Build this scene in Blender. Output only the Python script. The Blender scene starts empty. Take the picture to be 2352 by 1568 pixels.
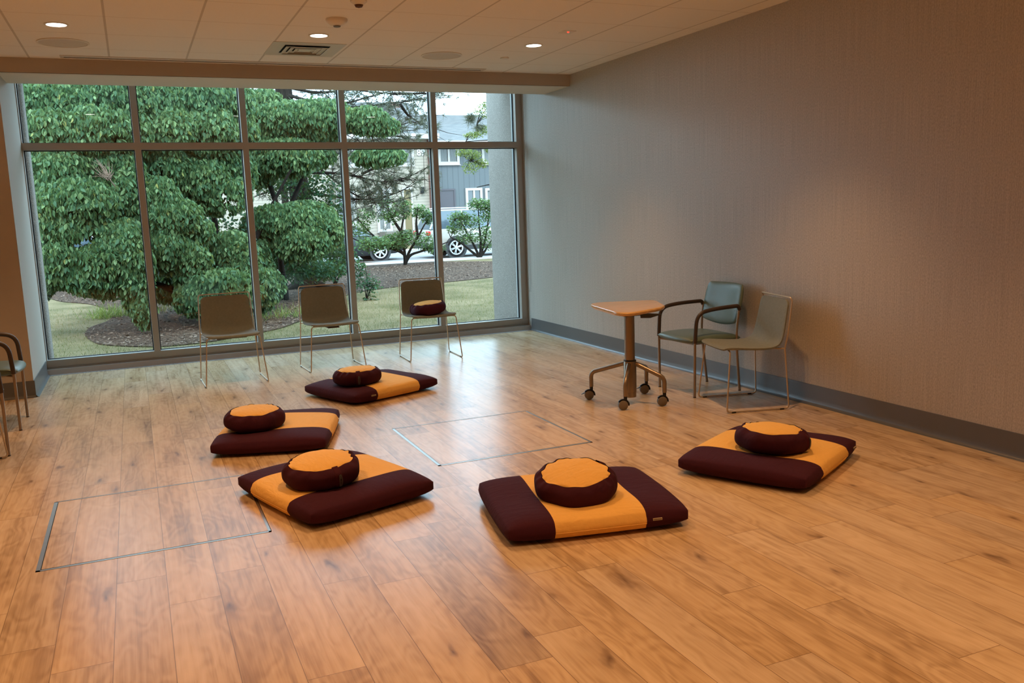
import bpy, bmesh, math, random
import numpy as np
from mathutils import Vector, Matrix, Euler
rng = np.random.default_rng(7)
random.seed(7)
S = bpy.context.scene
C = S.collection
PI = math.pi

# ---------------------------------------------------------------- camera
CAM = np.array([-4.3884, -9.7210, 1.46465])
RM = np.array([[0.9168064831, -0.3978005318, -0.0349372206],
               [0.0913587683, 0.1237730405, 0.9880953031],
               [0.3887408493, 0.9090846888, -0.1498184926]])   # right, up, forward
F = 2001.39; W, H = 2352, 1568
def make_camera():
    cd = bpy.data.cameras.new('camera'); co = bpy.data.objects.new('camera', cd); C.objects.link(co)
    cd.sensor_width = 36; cd.lens = F / W * 36; cd.clip_start = .05; cd.clip_end = 400
    r, u, f = RM
    co.matrix_world = Matrix(((r[0], u[0], -f[0], CAM[0]), (r[1], u[1], -f[1], CAM[1]), (r[2], u[2], -f[2], CAM[2]), (0, 0, 0, 1)))
    S.camera = co
make_camera()
# survey helpers: a sight line measured in the photograph met with a real plane of the place
def sight(u, v):
    return np.array([(u - W/2)/F, -(v - H/2)/F, 1.0]) @ RM
def onY(u, v, Y):
    d = sight(u, v); return CAM + d*((Y - CAM[1])/d[1])
def onZ(u, v, z):
    d = sight(u, v); return CAM + d*((z - CAM[2])/d[2])
GZ = -.15                                                   # the ground outside
def ground(u, v): return onZ(u, v, GZ)

# ---------------------------------------------------------------- mesh helpers
class MB:
    def __init__(s): s.v = []; s.f = []
    def add(s, vs, fs):
        o = len(s.v); s.v += [tuple(map(float, p)) for p in vs]; s.f += [tuple(i+o for i in f) for f in fs]; return s
    def box(s, x0, x1, y0, y1, z0, z1):
        return s.add([(x0,y0,z0),(x1,y0,z0),(x1,y1,z0),(x0,y1,z0),(x0,y0,z1),(x1,y0,z1),(x1,y1,z1),(x0,y1,z1)],
                     [(0,3,2,1),(4,5,6,7),(0,1,5,4),(1,2,6,5),(2,3,7,6),(3,0,4,7)])
    def rbox(s, x0, x1, y0, y1, z0, z1, b=.01, seg=3):
        bm = bmesh.new(); bmesh.ops.create_cube(bm, size=1)
        for v in bm.verts: v.co = Vector(((x0+x1)/2 + v.co.x*(x1-x0), (y0+y1)/2 + v.co.y*(y1-y0), (z0+z1)/2 + v.co.z*(z1-z0)))
        bmesh.ops.bevel(bm, geom=bm.edges[:], offset=b, segments=seg, profile=.5, affect='EDGES')
        bm.verts.index_update(); s.add([v.co for v in bm.verts], [[v.index for v in f.verts] for f in bm.faces]); bm.free(); return s
    def tube(s, path, r, seg=10, flat=None, cap=True, closed=False):
        P = [Vector(p) for p in path]; n = len(P); rs = r if hasattr(r, '__len__') else [r]*n
        T = []
        for i in range(n):
            a = P[i-1] if (i > 0 or closed) else P[i]; b = P[(i+1) % n] if (i < n-1 or closed) else P[i]
            T.append((b-a).normalized())
        ref = Vector((0,0,1)) if abs(T[0].z) < .9 else Vector((1,0,0))
        N = (ref - T[0]*ref.dot(T[0])).normalized(); vs = []
        for i in range(n):
            N = (N - T[i]*N.dot(T[i])).normalized(); B = T[i].cross(N)
            fx, fy = (1, 1) if flat is None else flat
            for k in range(seg):
                a = 2*PI*k/seg; vs.append(P[i] + N*(math.cos(a)*rs[i]*fx) + B*(math.sin(a)*rs[i]*fy))
        fs = []; m = n if closed else n-1
        for i in range(m):
            for k in range(seg):
                j = (i+1) % n; fs.append((i*seg+k, i*seg+(k+1)%seg, j*seg+(k+1)%seg, j*seg+k))
        if cap and not closed: fs += [tuple(range(seg-1,-1,-1)), tuple((n-1)*seg+k for k in range(seg))]
        return s.add(vs, fs)
    def lathe(s, prof, c=(0,0,0), seg=32, axis='z'):
        vs = []; n = len(prof)
        for r, z in prof:
            for k in range(seg):
                a = 2*PI*k/seg; p = (r*math.cos(a), r*math.sin(a), z)
                if axis == 'y': p = (p[0], p[2], p[1])
                vs.append((c[0]+p[0], c[1]+p[1], c[2]+p[2]))
        fs = [(i*seg+k, i*seg+(k+1)%seg, (i+1)*seg+(k+1)%seg, (i+1)*seg+k) for i in range(n-1) for k in range(seg)]
        if prof[0][0] > 1e-6: fs.append(tuple(range(seg-1,-1,-1)))
        if prof[-1][0] > 1e-6: fs.append(tuple((n-1)*seg+k for k in range(seg)))
        return s.add(vs, fs)
    def grid(s, fn, us, vs_):
        vs = [fn(u, v) for v in vs_ for u in us]; n = len(us)
        return s.add(vs, [(j*n+i, j*n+i+1, (j+1)*n+i+1, (j+1)*n+i) for j in range(len(vs_)-1) for i in range(n-1)])
    def prism(s, poly, z0, z1):
        n = len(poly)
        return s.add([(p[0],p[1],z0) for p in poly]+[(p[0],p[1],z1) for p in poly],
                     [tuple(range(n-1,-1,-1)), tuple(range(n,2*n))]+[(i,(i+1)%n,n+(i+1)%n,n+i) for i in range(n)])
    def fan(s, poly): return s.add(poly, [tuple(range(len(poly)))])
    def xf(s, M):
        s.v = [tuple(M @ Vector(p)) for p in s.v]; return s
def fillet(pts, r, n=5, closed=False):
    P = [Vector(p) for p in pts]; out = []; N = len(P)
    for i in range(N):
        if not closed and i in (0, N-1): out.append(P[i]); continue
        a, b, c = P[i-1], P[i], P[(i+1) % N]
        rr = min(r, (a-b).length*.48, (c-b).length*.48)
        p0 = b + (a-b).normalized()*rr; p1 = b + (c-b).normalized()*rr
        for k in range(n+1):
            t = k/n; out.append(p0*(1-t)**2 + b*2*t*(1-t) + p1*t*t)
    return out
def mesh(name, mb, mat, sharp=40, smooth=True, fix=True):
    me = bpy.data.meshes.new(name); me.from_pydata(mb.v, [], mb.f)
    if fix:
        bm = bmesh.new(); bm.from_mesh(me); bmesh.ops.recalc_face_normals(bm, faces=bm.faces); bm.to_mesh(me); bm.free()
    if smooth:
        me.polygons.foreach_set('use_smooth', [True]*len(me.polygons)); me.set_sharp_from_angle(angle=math.radians(sharp))
    if mat: me.materials.append(mat)
    return me
def obj(name, mb, mat, parent=None, sharp=40, smooth=True, label=None, fix=True):
    o = bpy.data.objects.new(name, mesh(name, mb, mat, sharp, smooth, fix) if isinstance(mb, MB) else mb); C.objects.link(o)
    if parent: o.parent = parent
    if label: o['label'] = label
    return o
def tag(o, label, cat, group=None, kind=None):
    o['label'] = label; o['category'] = cat
    if group: o['group'] = group
    if kind: o['kind'] = kind
    return o
def thing(name, label, cat, loc=(0,0,0), rz=0, group=None):
    o = bpy.data.objects.new(name, None); o.empty_display_size = .1; C.objects.link(o)
    o.location = loc; o.rotation_euler = (0, 0, rz); return tag(o, label, cat, group)
def struct(name, mb, mat, parent=None, **k):
    o = obj(name, mb, mat, parent, **k)
    if not parent: o['kind'] = 'structure'
    return o
def dup(root, label, loc, rz=0, group=None, rot=None):
    r = root.copy(); C.objects.link(r); r.location = loc; r.rotation_euler = rot or (0, 0, rz); r['label'] = label
    if group: r['group'] = group
    for ch in list(root.children):
        c = ch.copy(); C.objects.link(c); c.parent = r
        for g in ch.children:
            d = g.copy(); C.objects.link(d); d.parent = c
    return r

# ---------------------------------------------------------------- materials
class NT:
    def __init__(s, name):
        s.m = bpy.data.materials.new(name); s.m.use_nodes = True; s.t = s.m.node_tree; s.t.nodes.clear()
        s.out = s.n('ShaderNodeOutputMaterial')
    def n(s, t, **k):
        nd = s.t.nodes.new(t)
        for a, v in k.items():
            if a.startswith('_'): nd.inputs[a[1:].replace('_', ' ')].default_value = v
            else: setattr(nd, a, v)
        return nd
    def l(s, a, b): s.t.links.new(a, b)
    def val(s, sock, x):
        if isinstance(x, (int, float)): sock.default_value = x
        elif isinstance(x, (tuple, list)): sock.default_value = x
        else: s.l(x, sock)
    def math(s, op, a, b=None, c=None, clamp=False):
        nd = s.n('ShaderNodeMath', operation=op, use_clamp=clamp)
        for i, x in enumerate((a, b, c)):
            if x is not None: s.val(nd.inputs[i], x)
        return nd.outputs[0]
    def mix(s, f, a, b, mode='MIX'):
        nd = s.n('ShaderNodeMix', data_type='RGBA', blend_type=mode)
        s.val(nd.inputs[0], f)
        for i, x in ((6, a), (7, b)):
            s.val(nd.inputs[i], x if not isinstance(x, tuple) or len(x) == 4 else (*x, 1))
        return nd.outputs[2]
    def ramp(s, fac, stops):
        nd = s.n('ShaderNodeValToRGB'); e = nd.color_ramp.elements
        while len(e) < len(stops): e.new(.5)
        for el, (p, c) in zip(e, stops): el.position = p; el.color = (*c, 1) if len(c) == 3 else c
        s.val(nd.inputs[0], fac); return nd.outputs[0]
    def noise(s, vec=None, scale=5, detail=2, rough=.5, dist=0, out=0):
        nd = s.n('ShaderNodeTexNoise', _Scale=scale, _Detail=detail, _Roughness=rough, _Distortion=dist)
        if vec is not None: s.l(vec, nd.inputs['Vector'])
        return nd.outputs[out]
    def obj(s, scale=None):
        tc = s.n('ShaderNodeTexCoord'); o = tc.outputs['Object']
        if scale:
            mp = s.n('ShaderNodeMapping'); mp.inputs['Scale'].default_value = scale; s.l(o, mp.inputs[0]); return mp.outputs[0]
        return o
    def bump(s, h, strength=.2, dist=.01):
        nd = s.n('ShaderNodeBump', _Strength=strength, _Distance=dist); s.val(nd.inputs['Height'], h); return nd.outputs[0]
    def bsdf(s, color, rough=.5, metal=0, spec=.5, normal=None, **k):
        b = s.n('ShaderNodeBsdfPrincipled')
        s.val(b.inputs['Base Color'], (*color, 1) if isinstance(color, tuple) and len(color) == 3 else color)
        s.val(b.inputs['Roughness'], rough); s.val(b.inputs['Metallic'], metal); s.val(b.inputs['Specular IOR Level'], spec)
        if normal is not None: s.l(normal, b.inputs['Normal'])
        for a, v in k.items(): s.val(b.inputs[a.replace('_', ' ')], v)
        s.l(b.outputs[0], s.out.inputs[0]); return b
def plain(name, color, rough=.5, metal=0, spec=.5, var=.06, vscale=12, bump=0, bscale=300, **k):
    t = NT(name); co = t.obj()
    n = t.noise(co, vscale, 3)
    c = t.mix(t.math('MULTIPLY', n, 1.0), tuple(x*(1-var) for x in color), tuple(min(1, x*(1+var)) for x in color))
    nm = t.bump(t.noise(co, bscale, 2), bump, .002) if bump else None
    t.bsdf(c, rough, metal, spec, nm, **k); return t.m
def emit(name, color, s):
    t = NT(name); e = t.n('ShaderNodeEmission'); e.inputs[0].default_value = (*color, 1); e.inputs[1].default_value = s
    t.l(e.outputs[0], t.out.inputs[0]); return t.m

def m_floor():
    t = NT('oak_plank_floor')
    a = t.n('ShaderNodeAttribute', attribute_name='plank'); sep = t.n('ShaderNodeSeparateColor'); t.l(a.outputs['Color'], sep.inputs[0])
    uv = t.n('ShaderNodeUVMap', uv_map='local'); sx = t.n('ShaderNodeSeparateXYZ'); t.l(uv.outputs[0], sx.inputs[0])
    x, y = sx.outputs[0], sx.outputs[1]; r1, r2, ln = sep.outputs
    cx = t.n('ShaderNodeCombineXYZ'); t.l(t.math('ADD', x, t.math('MULTIPLY', r1, 37.)), cx.inputs[0])
    t.l(t.math('ADD', y, t.math('MULTIPLY', r2, 53.)), cx.inputs[1]); t.l(t.math('MULTIPLY', r2, 11.), cx.inputs[2]); P = cx.outputs[0]
    def mp(sc):
        nd = t.n('ShaderNodeMapping'); nd.inputs['Scale'].default_value = sc; t.l(P, nd.inputs[0]); return nd.outputs[0]
    warp = t.noise(mp((3.5, 1.1, 1)), 1, 3, .55)                              # broad cathedral figure
    rings = t.math('SINE', t.math('MULTIPLY', warp, 95.))
    fine = t.noise(mp((95, 3.2, 1)), 1, 3, .6)
    mid = t.noise(mp((26, 1.0, 1)), 1, 3, .6, 1.2)
    broad = t.noise(mp((5, .8, 1)), 1, 2, .5, .6)
    g = t.math('ADD', t.math('MULTIPLY', fine, .17), t.math('MULTIPLY', mid, .36))
    g = t.math('ADD', g, t.math('MULTIPLY', broad, .46)); g = t.math('ADD', g, t.math('MULTIPLY', rings, .034))
    col = t.ramp(g, [(.28, (.26, .155, .082)), (.40, (.43, .288, .158)), (.50, (.56, .397, .235)), (.62, (.64, .472, .292)), (.8, (.69, .52, .332))])
    # knots
    vo = t.n('ShaderNodeTexVoronoi', feature='F1', voronoi_dimensions='2D', _Scale=1.0, _Randomness=1.0)
    wv = t.n('ShaderNodeMapping'); wv.inputs['Scale'].default_value = (4.6, 1.5, 1); t.l(P, wv.inputs[0])
    nz = t.n('ShaderNodeTexNoise', _Scale=2.2, _Detail=3.0); t.l(wv.outputs[0], nz.inputs['Vector'])
    ad = t.n('ShaderNodeVectorMath', operation='MULTIPLY_ADD'); t.l(nz.outputs['Color'], ad.inputs[0]); ad.inputs[1].default_value = (.55, .55, 0); t.l(wv.outputs[0], ad.inputs[2])
    t.l(ad.outputs[0], vo.inputs['Vector']); vs = t.n('ShaderNodeSeparateColor'); t.l(vo.outputs['Color'], vs.inputs[0])
    keep = t.math('GREATER_THAN', vs.outputs[0], .60)
    k1 = t.math('MULTIPLY', t.math('SUBTRACT', 1.0, t.math('MULTIPLY', vo.outputs[0], 3.2), clamp=True), keep, clamp=True)
    k2 = t.math('MULTIPLY', t.math('SUBTRACT', 1.0, t.math('MULTIPLY', vo.outputs[0], 11.0), clamp=True), keep, clamp=True)
    col = t.mix(t.math('MULTIPLY', t.math('POWER', k1, 1.3), .5), col, (.30, .17, .082))
    col = t.mix(t.math('MULTIPLY', k2, .8), col, (.12, .06, .028))
    # dark mineral streaks
    st = t.noise(mp((16, 1.6, 1)), 1, 2, .5, 2.2)
    stm = t.math('MULTIPLY', t.math('MULTIPLY', t.math('SUBTRACT', st, .60), 4.0, clamp=True), .34)
    col = t.mix(stm, col, (.22, .115, .05))
    hv = t.n('ShaderNodeHueSaturation'); t.l(col, hv.inputs['Color'])
    t.l(t.math('ADD', t.math('MULTIPLY', r1, .09), .97), hv.inputs['Value']); t.l(t.math('ADD', t.math('MULTIPLY', r2, .15), .93), hv.inputs['Saturation'])
    col = hv.outputs[0]
    ex = t.math('MINIMUM', x, t.math('SUBTRACT', .191, x)); ey = t.math('MINIMUM', y, t.math('SUBTRACT', t.math('MULTIPLY', ln, 4.), y))
    seam = t.math('LESS_THAN', t.math('MINIMUM', ex, ey), .0014)
    col = t.mix(t.math('MULTIPLY', seam, .62), col, (.11, .055, .025))
    rg = .27
    b = t.bump(t.math('SUBTRACT', 1.0, seam), .12, .0015)
    t.bsdf(col, rg, 0, .25, b); return t.m
def m_ceiling():
    t = NT('ceiling_tile'); co = t.obj(); sx = t.n('ShaderNodeSeparateXYZ'); t.l(co, sx.inputs[0])
    def edge(s, off, per):
        f = t.math('FRACT', t.math('DIVIDE', t.math('ADD', s, 100*per - off), per)); return t.math('MULTIPLY', t.math('MINIMUM', f, t.math('SUBTRACT', 1.0, f)), per)
    ex = edge(sx.outputs[0], -.160, .6096); ey = edge(sx.outputs[1], -2.386, .6125)
    a = t.math('LESS_THAN', ex, .0078); b = t.math('LESS_THAN', ey, .0035)
    n = t.noise(co, 260, 2); n2 = t.noise(co, 900, 1)
    col = t.mix(n, (.82, .80, .77), (.90, .88, .85))
    col = t.mix(t.math('MULTIPLY', t.math('GREATER_THAN', n2, .64), .25), col, (.45, .40, .34))
    col = t.mix(t.math('MULTIPLY', b, .45), col, (.40, .30, .22)); col = t.mix(t.math('MULTIPLY', a, .5), col, (.33, .29, .25))
    h = t.math('SUBTRACT', t.math('MULTIPLY', n, .2), t.math('MAXIMUM', a, b))
    t.bsdf(col, .9, 0, .2, t.bump(h, .3, .004)); return t.m
def m_wallpaper():
    t = NT('woven_wallcovering'); co = t.obj()
    n = t.noise(t.obj((1, 1, .45)), 165, 3, .7); n2 = t.noise(t.obj((1, 60, .6)), 3, 3, .6); n3 = t.noise(co, 420, 2, .6)
    f = t.math('ADD', t.math('MULTIPLY', n, .55), t.math('ADD', t.math('MULTIPLY', n2, .25), t.math('MULTIPLY', n3, .2)))
    col = t.ramp(f, [(.36, (.295, .265, .225)), (.5, (.43, .395, .342)), (.64, (.56, .525, .465))])
    t.bsdf(col, t.math('ADD', t.math('MULTIPLY', n, .25), .36), 0, .55, t.bump(f, .22, .002)); return t.m
def m_fabric(name, color, var=.2, sc=900, rough=.9, bump=.35, sheen=0.0, wr=0):
    t = NT(name); co = t.obj(); n = t.noise(co, sc, 2, .7); n2 = t.noise(co, 60, 3)
    f = t.math('ADD', t.math('MULTIPLY', n, .65), t.math('MULTIPLY', n2, .35))
    col = t.mix(t.math('MULTIPLY', t.math('SUBTRACT', f, .25), 2.0, clamp=True), tuple(c*(1-var) for c in color), tuple(min(1, c*(1+var)) for c in color))
    nm = t.bump(n, bump, .0006)
    if wr:
        w = t.n('ShaderNodeBump', _Strength=wr, _Distance=.012); t.l(t.noise(t.obj((1, 2.5, 1)), 11, 3, .5, .8), w.inputs['Height']); t.l(nm, w.inputs['Normal']); nm = w.outputs[0]
    b = t.bsdf(col, rough, 0, .25, nm); b.inputs['Sheen Weight'].default_value = sheen; return t.m
def m_wood_top():
    t = NT('maple_laminate'); n = t.noise(t.obj((3, 30, 3)), 2, 4, .6); col = t.ramp(n, [(.3, (.58, .34, .12)), (.7, (.72, .45, .18))])
    t.bsdf(col, .22, 0, .5); return t.m
def m_glass():
    t = NT('window_glass'); tr = t.n('ShaderNodeBsdfTransparent'); tr.inputs[0].default_value = (.93, .97, .95, 1)
    gl = t.n('ShaderNodeBsdfGlossy'); gl.inputs['Roughness'].default_value = 0; gl.inputs[0].default_value = (1, 1, 1, 1)
    lw = t.n('ShaderNodeLayerWeight', _Blend=.5)
    f = t.math('ADD', t.math('MULTIPLY', t.math('POWER', lw.outputs['Facing'], 4.0), .8), .055, clamp=True)
    mx = t.n('ShaderNodeMixShader'); t.l(f, mx.inputs[0]); t.l(tr.outputs[0], mx.inputs[1]); t.l(gl.outputs[0], mx.inputs[2]); t.l(mx.outputs[0], t.out.inputs[0]); return t.m
def m_leaf(name, dark, mid, light, trans=.3, yellow=None):
    t = NT(name); g = t.n('ShaderNodeNewGeometry'); ri = g.outputs['Random Per Island']
    n = t.noise(t.obj(), 1.3, 2)
    f = t.math('ADD', t.math('MULTIPLY', ri, .65), t.math('MULTIPLY', n, .45))
    col = t.ramp(f, [(.2, dark), (.55, mid), (.9, light)])
    if yellow: col = t.mix(t.math('GREATER_THAN', ri, .988), col, yellow)
    b = t.n('ShaderNodeBsdfPrincipled'); t.l(col, b.inputs['Base Color']); b.inputs['Roughness'].default_value = .55; b.inputs['Specular IOR Level'].default_value = .2
    tl = t.n('ShaderNodeBsdfTranslucent'); t.l(t.mix(.5, col, (.35, .5, .12), 'MIX'), tl.inputs[0])
    mx = t.n('ShaderNodeMixShader'); mx.inputs[0].default_value = trans; t.l(b.outputs[0], mx.inputs[1]); t.l(tl.outputs[0], mx.inputs[2]); t.l(mx.outputs[0], t.out.inputs[0]); return t.m
def m_lawn():
    t = NT('dry_lawn'); co = t.obj(); a = t.noise(co, 1.1, 4, .6); b = t.noise(co, 26, 3, .7); c = t.noise(t.obj((60, 25, 1)), 3, 2, .7)
    f = t.math('ADD', t.math('MULTIPLY', a, .55), t.math('ADD', t.math('MULTIPLY', b, .25), t.math('MULTIPLY', c, .25)))
    col = t.ramp(f, [(.34, (.15, .165, .06)), (.45, (.26, .245, .11)), (.54, (.42, .36, .20)), (.68, (.56, .47, .29))])
    t.bsdf(col, .95, 0, .1, t.bump(b, .5, .03)); return t.m
def m_mulch():
    t = NT('bark_mulch'); co = t.obj(); v = t.n('ShaderNodeTexVoronoi', _Scale=34.0); mp = t.n('ShaderNodeMapping'); mp.inputs['Scale'].default_value = (1, 1.8, 1); t.l(co, mp.inputs[0]); t.l(mp.outputs[0], v.inputs['Vector'])
    sp = t.n('ShaderNodeSeparateColor'); t.l(v.outputs['Color'], sp.inputs[0]); n = t.noise(co, 2, 3)
    col = t.ramp(sp.outputs[0], [(.0, (.035, .022, .015)), (.5, (.11, .066, .042)), (.8, (.20, .125, .085)), (.93, (.50, .37, .27))])
    col = t.mix(t.math('MULTIPLY', n, .35), col, (.13, .08, .052))
    t.bsdf(col, .95, 0, .1, t.bump(v.outputs[0], .35, .02)); return t.m
def m_siding(name, c1, c2, per, vertical=False):
    t = NT(name); sx = t.n('ShaderNodeSeparateXYZ'); t.l(t.obj(), sx.inputs[0])
    f = t.math('FRACT', t.math('DIVIDE', t.math('ADD', sx.outputs[0 if vertical else 2], 100.), per))
    ln = t.math('LESS_THAN', f, .12 if vertical else .16)
    n = t.noise(t.obj(), .8, 3)
    col = t.mix(t.math('MULTIPLY', ln, .8), t.mix(n, c1, tuple(x*1.12 for x in c1)), c2); t.bsdf(col, .7, 0, .3, t.bump(f, .3, .02)); return t.m
def m_brick():
    t = NT('red_brick'); mp = t.n('ShaderNodeMapping'); mp.inputs['Rotation'].default_value = (PI/2, 0, 0); t.l(t.obj(), mp.inputs[0])
    b = t.n('ShaderNodeTexBrick', _Scale=6.0, _Mortar_Size=.03); b.inputs['Color1'].default_value = (.22, .08, .06, 1); b.inputs['Color2'].default_value = (.30, .12, .09, 1); b.inputs['Mortar'].default_value = (.35, .3, .27, 1)
    t.l(mp.outputs[0], b.inputs['Vector']); t.bsdf(b.outputs[0], .9); return t.m
def m_roof():
    t = NT('grey_shingles'); n = t.noise(t.obj((1, 1, 6)), 2.2, 4, .7); col = t.ramp(n, [(.35, (.36, .39, .42)), (.65, (.55, .58, .60))]); t.bsdf(col, .9); return t.m
def m_concrete():
    t = NT('exposed_aggregate_concrete'); co = t.obj(); a = t.noise(co, 2.5, 3); v = t.n('ShaderNodeTexVoronoi', _Scale=190.0); t.l(co, v.inputs['Vector']); sp = t.n('ShaderNodeSeparateColor'); t.l(v.outputs['Color'], sp.inputs[0])
    col = t.mix(a, (.30, .30, .29), (.40, .40, .385)); col = t.mix(t.math('MULTIPLY', t.math('GREATER_THAN', sp.outputs[0], .90), .7), col, (.72, .72, .70))
    col = t.mix(t.math('MULTIPLY', t.math('LESS_THAN', sp.outputs[0], .07), .6), col, (.10, .09, .08)); t.bsdf(col, .9, 0, .2, t.bump(v.outputs[0], .15, .003)); return t.m
def m_bark(name, c):
    t = NT(name); n = t.noise(t.obj((9, 9, 2)), 3, 4, .7); col = t.ramp(n, [(.35, tuple(x*.45 for x in c)), (.65, c)]); t.bsdf(col, .95, 0, .1, t.bump(n, .7, .03)); return t.m

M = dict(
 floor=m_floor(), ceil=m_ceiling(), paper=m_wallpaper(), glass=m_glass(), lawn=m_lawn(), mulch=m_mulch(), concrete=m_concrete(), brick=m_brick(), roof=m_roof(), top=m_wood_top(),
 paint=plain('cream_wall_paint', (.44, .39, .33), .75, var=.03, bump=.08, bscale=400), white=plain('soffit_white_paint', (.70, .66, .60), .8, var=.02),
 base=plain('grey_vinyl_base', (.115, .115, .115), .32, var=.05, spec=.5),
 alu=plain('champagne_anodised_aluminium', (.42, .385, .35), .42, .35, var=.03), alu_out=plain('outer_aluminium', (.62, .64, .64), .35, .3, var=.03),
 gasket=plain('black_gasket', (.008, .009, .014), .6), steel=plain('brushed_steel_strip', (.42, .40, .37), .35, .8), black=plain('black_plastic', (.012, .012, .012), .45),
 dark=plain('black_and_recess_shade', (.006, .006, .006), .9), brass=plain('steel_strip', (.38, .36, .33), .36, .9),  # dark: black fittings, and shade painted into the ceiling vent openings
 plastic=plain('ceiling_white_plastic', (.74, .70, .64), .5, var=.02), grille=plain('speaker_mesh', (.60, .56, .51), .7, var=.1, vscale=500), vent=plain('vent_enamel', (.60, .58, .52), .35, .1, var=.02),
 lamp=emit('lamp_lens', (1, .93, .86), 14), led=emit('red_led', (1, .02, .01), 6),
 maroon=m_fabric('maroon_cotton', (.046, .0062, .0170), .18, 1100, .92, .3, .0, .30), yellow=m_fabric('golden_yellow_cotton', (.82, .475, .125), .06, 1100, .85, .25, .0, .55),
 strap=m_fabric('maroon_webbing', (.055, .007, .016), .2, 700), patch=plain('label_patch', (.02, .012, .014), .5), thread=plain('label_thread', (.17, .16, .155), .6), tagw=plain('woven_tag', (.42, .33, .22), .7), tagt=plain('tag_print', (.08, .04, .03), .7),
 olive=m_fabric('sage_wool', (.215, .228, .195), .22, 700, .92, .4, .0), rod=plain('bronze_rod', (.60, .49, .36), .36, .6, var=.03),
 vinyl=plain('sage_vinyl', (.105, .150, .118), .38, var=.05, bump=.1, bscale=350), leg=plain('bronze_leg', (.36, .295, .235), .36, .75, var=.03), arm=plain('brown_arm_plastic', (.055, .038, .030), .42),
 table_metal=plain('table_metal', (.30, .235, .175), .32, .7, var=.03), caster=plain('caster_grey', (.17, .145, .12), .5), bracket=plain('red_brown_bracket', (.10, .045, .028), .6),
 grass=m_leaf('grass_blade', (.085, .125, .035), (.20, .20, .085), (.40, .34, .19), .2), chip=plain('bark_chip', (.46, .33, .24), .9, var=.6, vscale=9),
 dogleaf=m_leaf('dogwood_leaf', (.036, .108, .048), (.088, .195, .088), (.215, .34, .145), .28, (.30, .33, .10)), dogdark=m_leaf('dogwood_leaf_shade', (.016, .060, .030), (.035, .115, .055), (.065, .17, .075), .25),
 needle=m_leaf('pine_needle', (.045, .06, .04), (.085, .105, .075), (.16, .165, .12), .1), shrub=m_leaf('shrub_leaf', (.03, .09, .03), (.075, .18, .065), (.19, .33, .13), .28),
 lime=m_leaf('lime_leaf', (.09, .17, .04), (.20, .30, .08), (.40, .46, .16), .4), flower=plain('white_petal', (.85, .83, .8), .6),
 bark=m_bark('dark_bark', (.040, .034, .028)), pinebark=m_bark('pine_bark', (.065, .05, .042)),
 clap=m_siding('cream_clapboard', (.66, .63, .55), (.34, .32, .28), .155), vert=m_siding('slate_blue_board', (.19, .235, .27), (.13, .165, .19), .30, True),
 trimw=plain('white_trim', (.80, .80, .80), .5, var=.02), curtain=plain('window_curtain', (.42, .47, .48), .6, var=.2, vscale=5), hpane=plain('house_pane', (.14, .18, .20), .12, spec=.8), blind=plain('vertical_blind', (.33, .35, .33), .6),
 ydoor=plain('mustard_door', (.42, .33, .13), .5, var=.02), gdoor=plain('mauve_grey_door', (.16, .15, .19), .5, var=.02), steps=plain('porch_concrete', (.42, .40, .36), .9),
 asphalt=plain('pale_asphalt', (.42, .43, .45), .9, var=.1), walk=plain('concrete_kerb', (.70, .68, .66), .9, var=.06),
 car_grey=plain('slate_car_paint', (.055, .075, .095), .25, .3, spec=.6, var=.02), car_silver=plain('champagne_car_paint', (.74, .76, .73), .3, .1, spec=.6, var=.02), car_white=plain('white_car_paint', (.85, .86, .88), .3, spec=.6, var=.02),
 car_glass=plain('car_glass', (.05, .07, .085), .08, spec=.8), tyre=plain('tyre_rubber', (.010, .010, .011), .9, spec=.1), rim=plain('alloy_rim', (.62, .63, .65), .3, .6), digits=plain('white_digits', (.62, .62, .60), .5), tail=plain('red_tail_lens', (.5, .02, .015), .2), sill=plain('black_car_cladding', (.02, .02, .02), .6),
)

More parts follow.
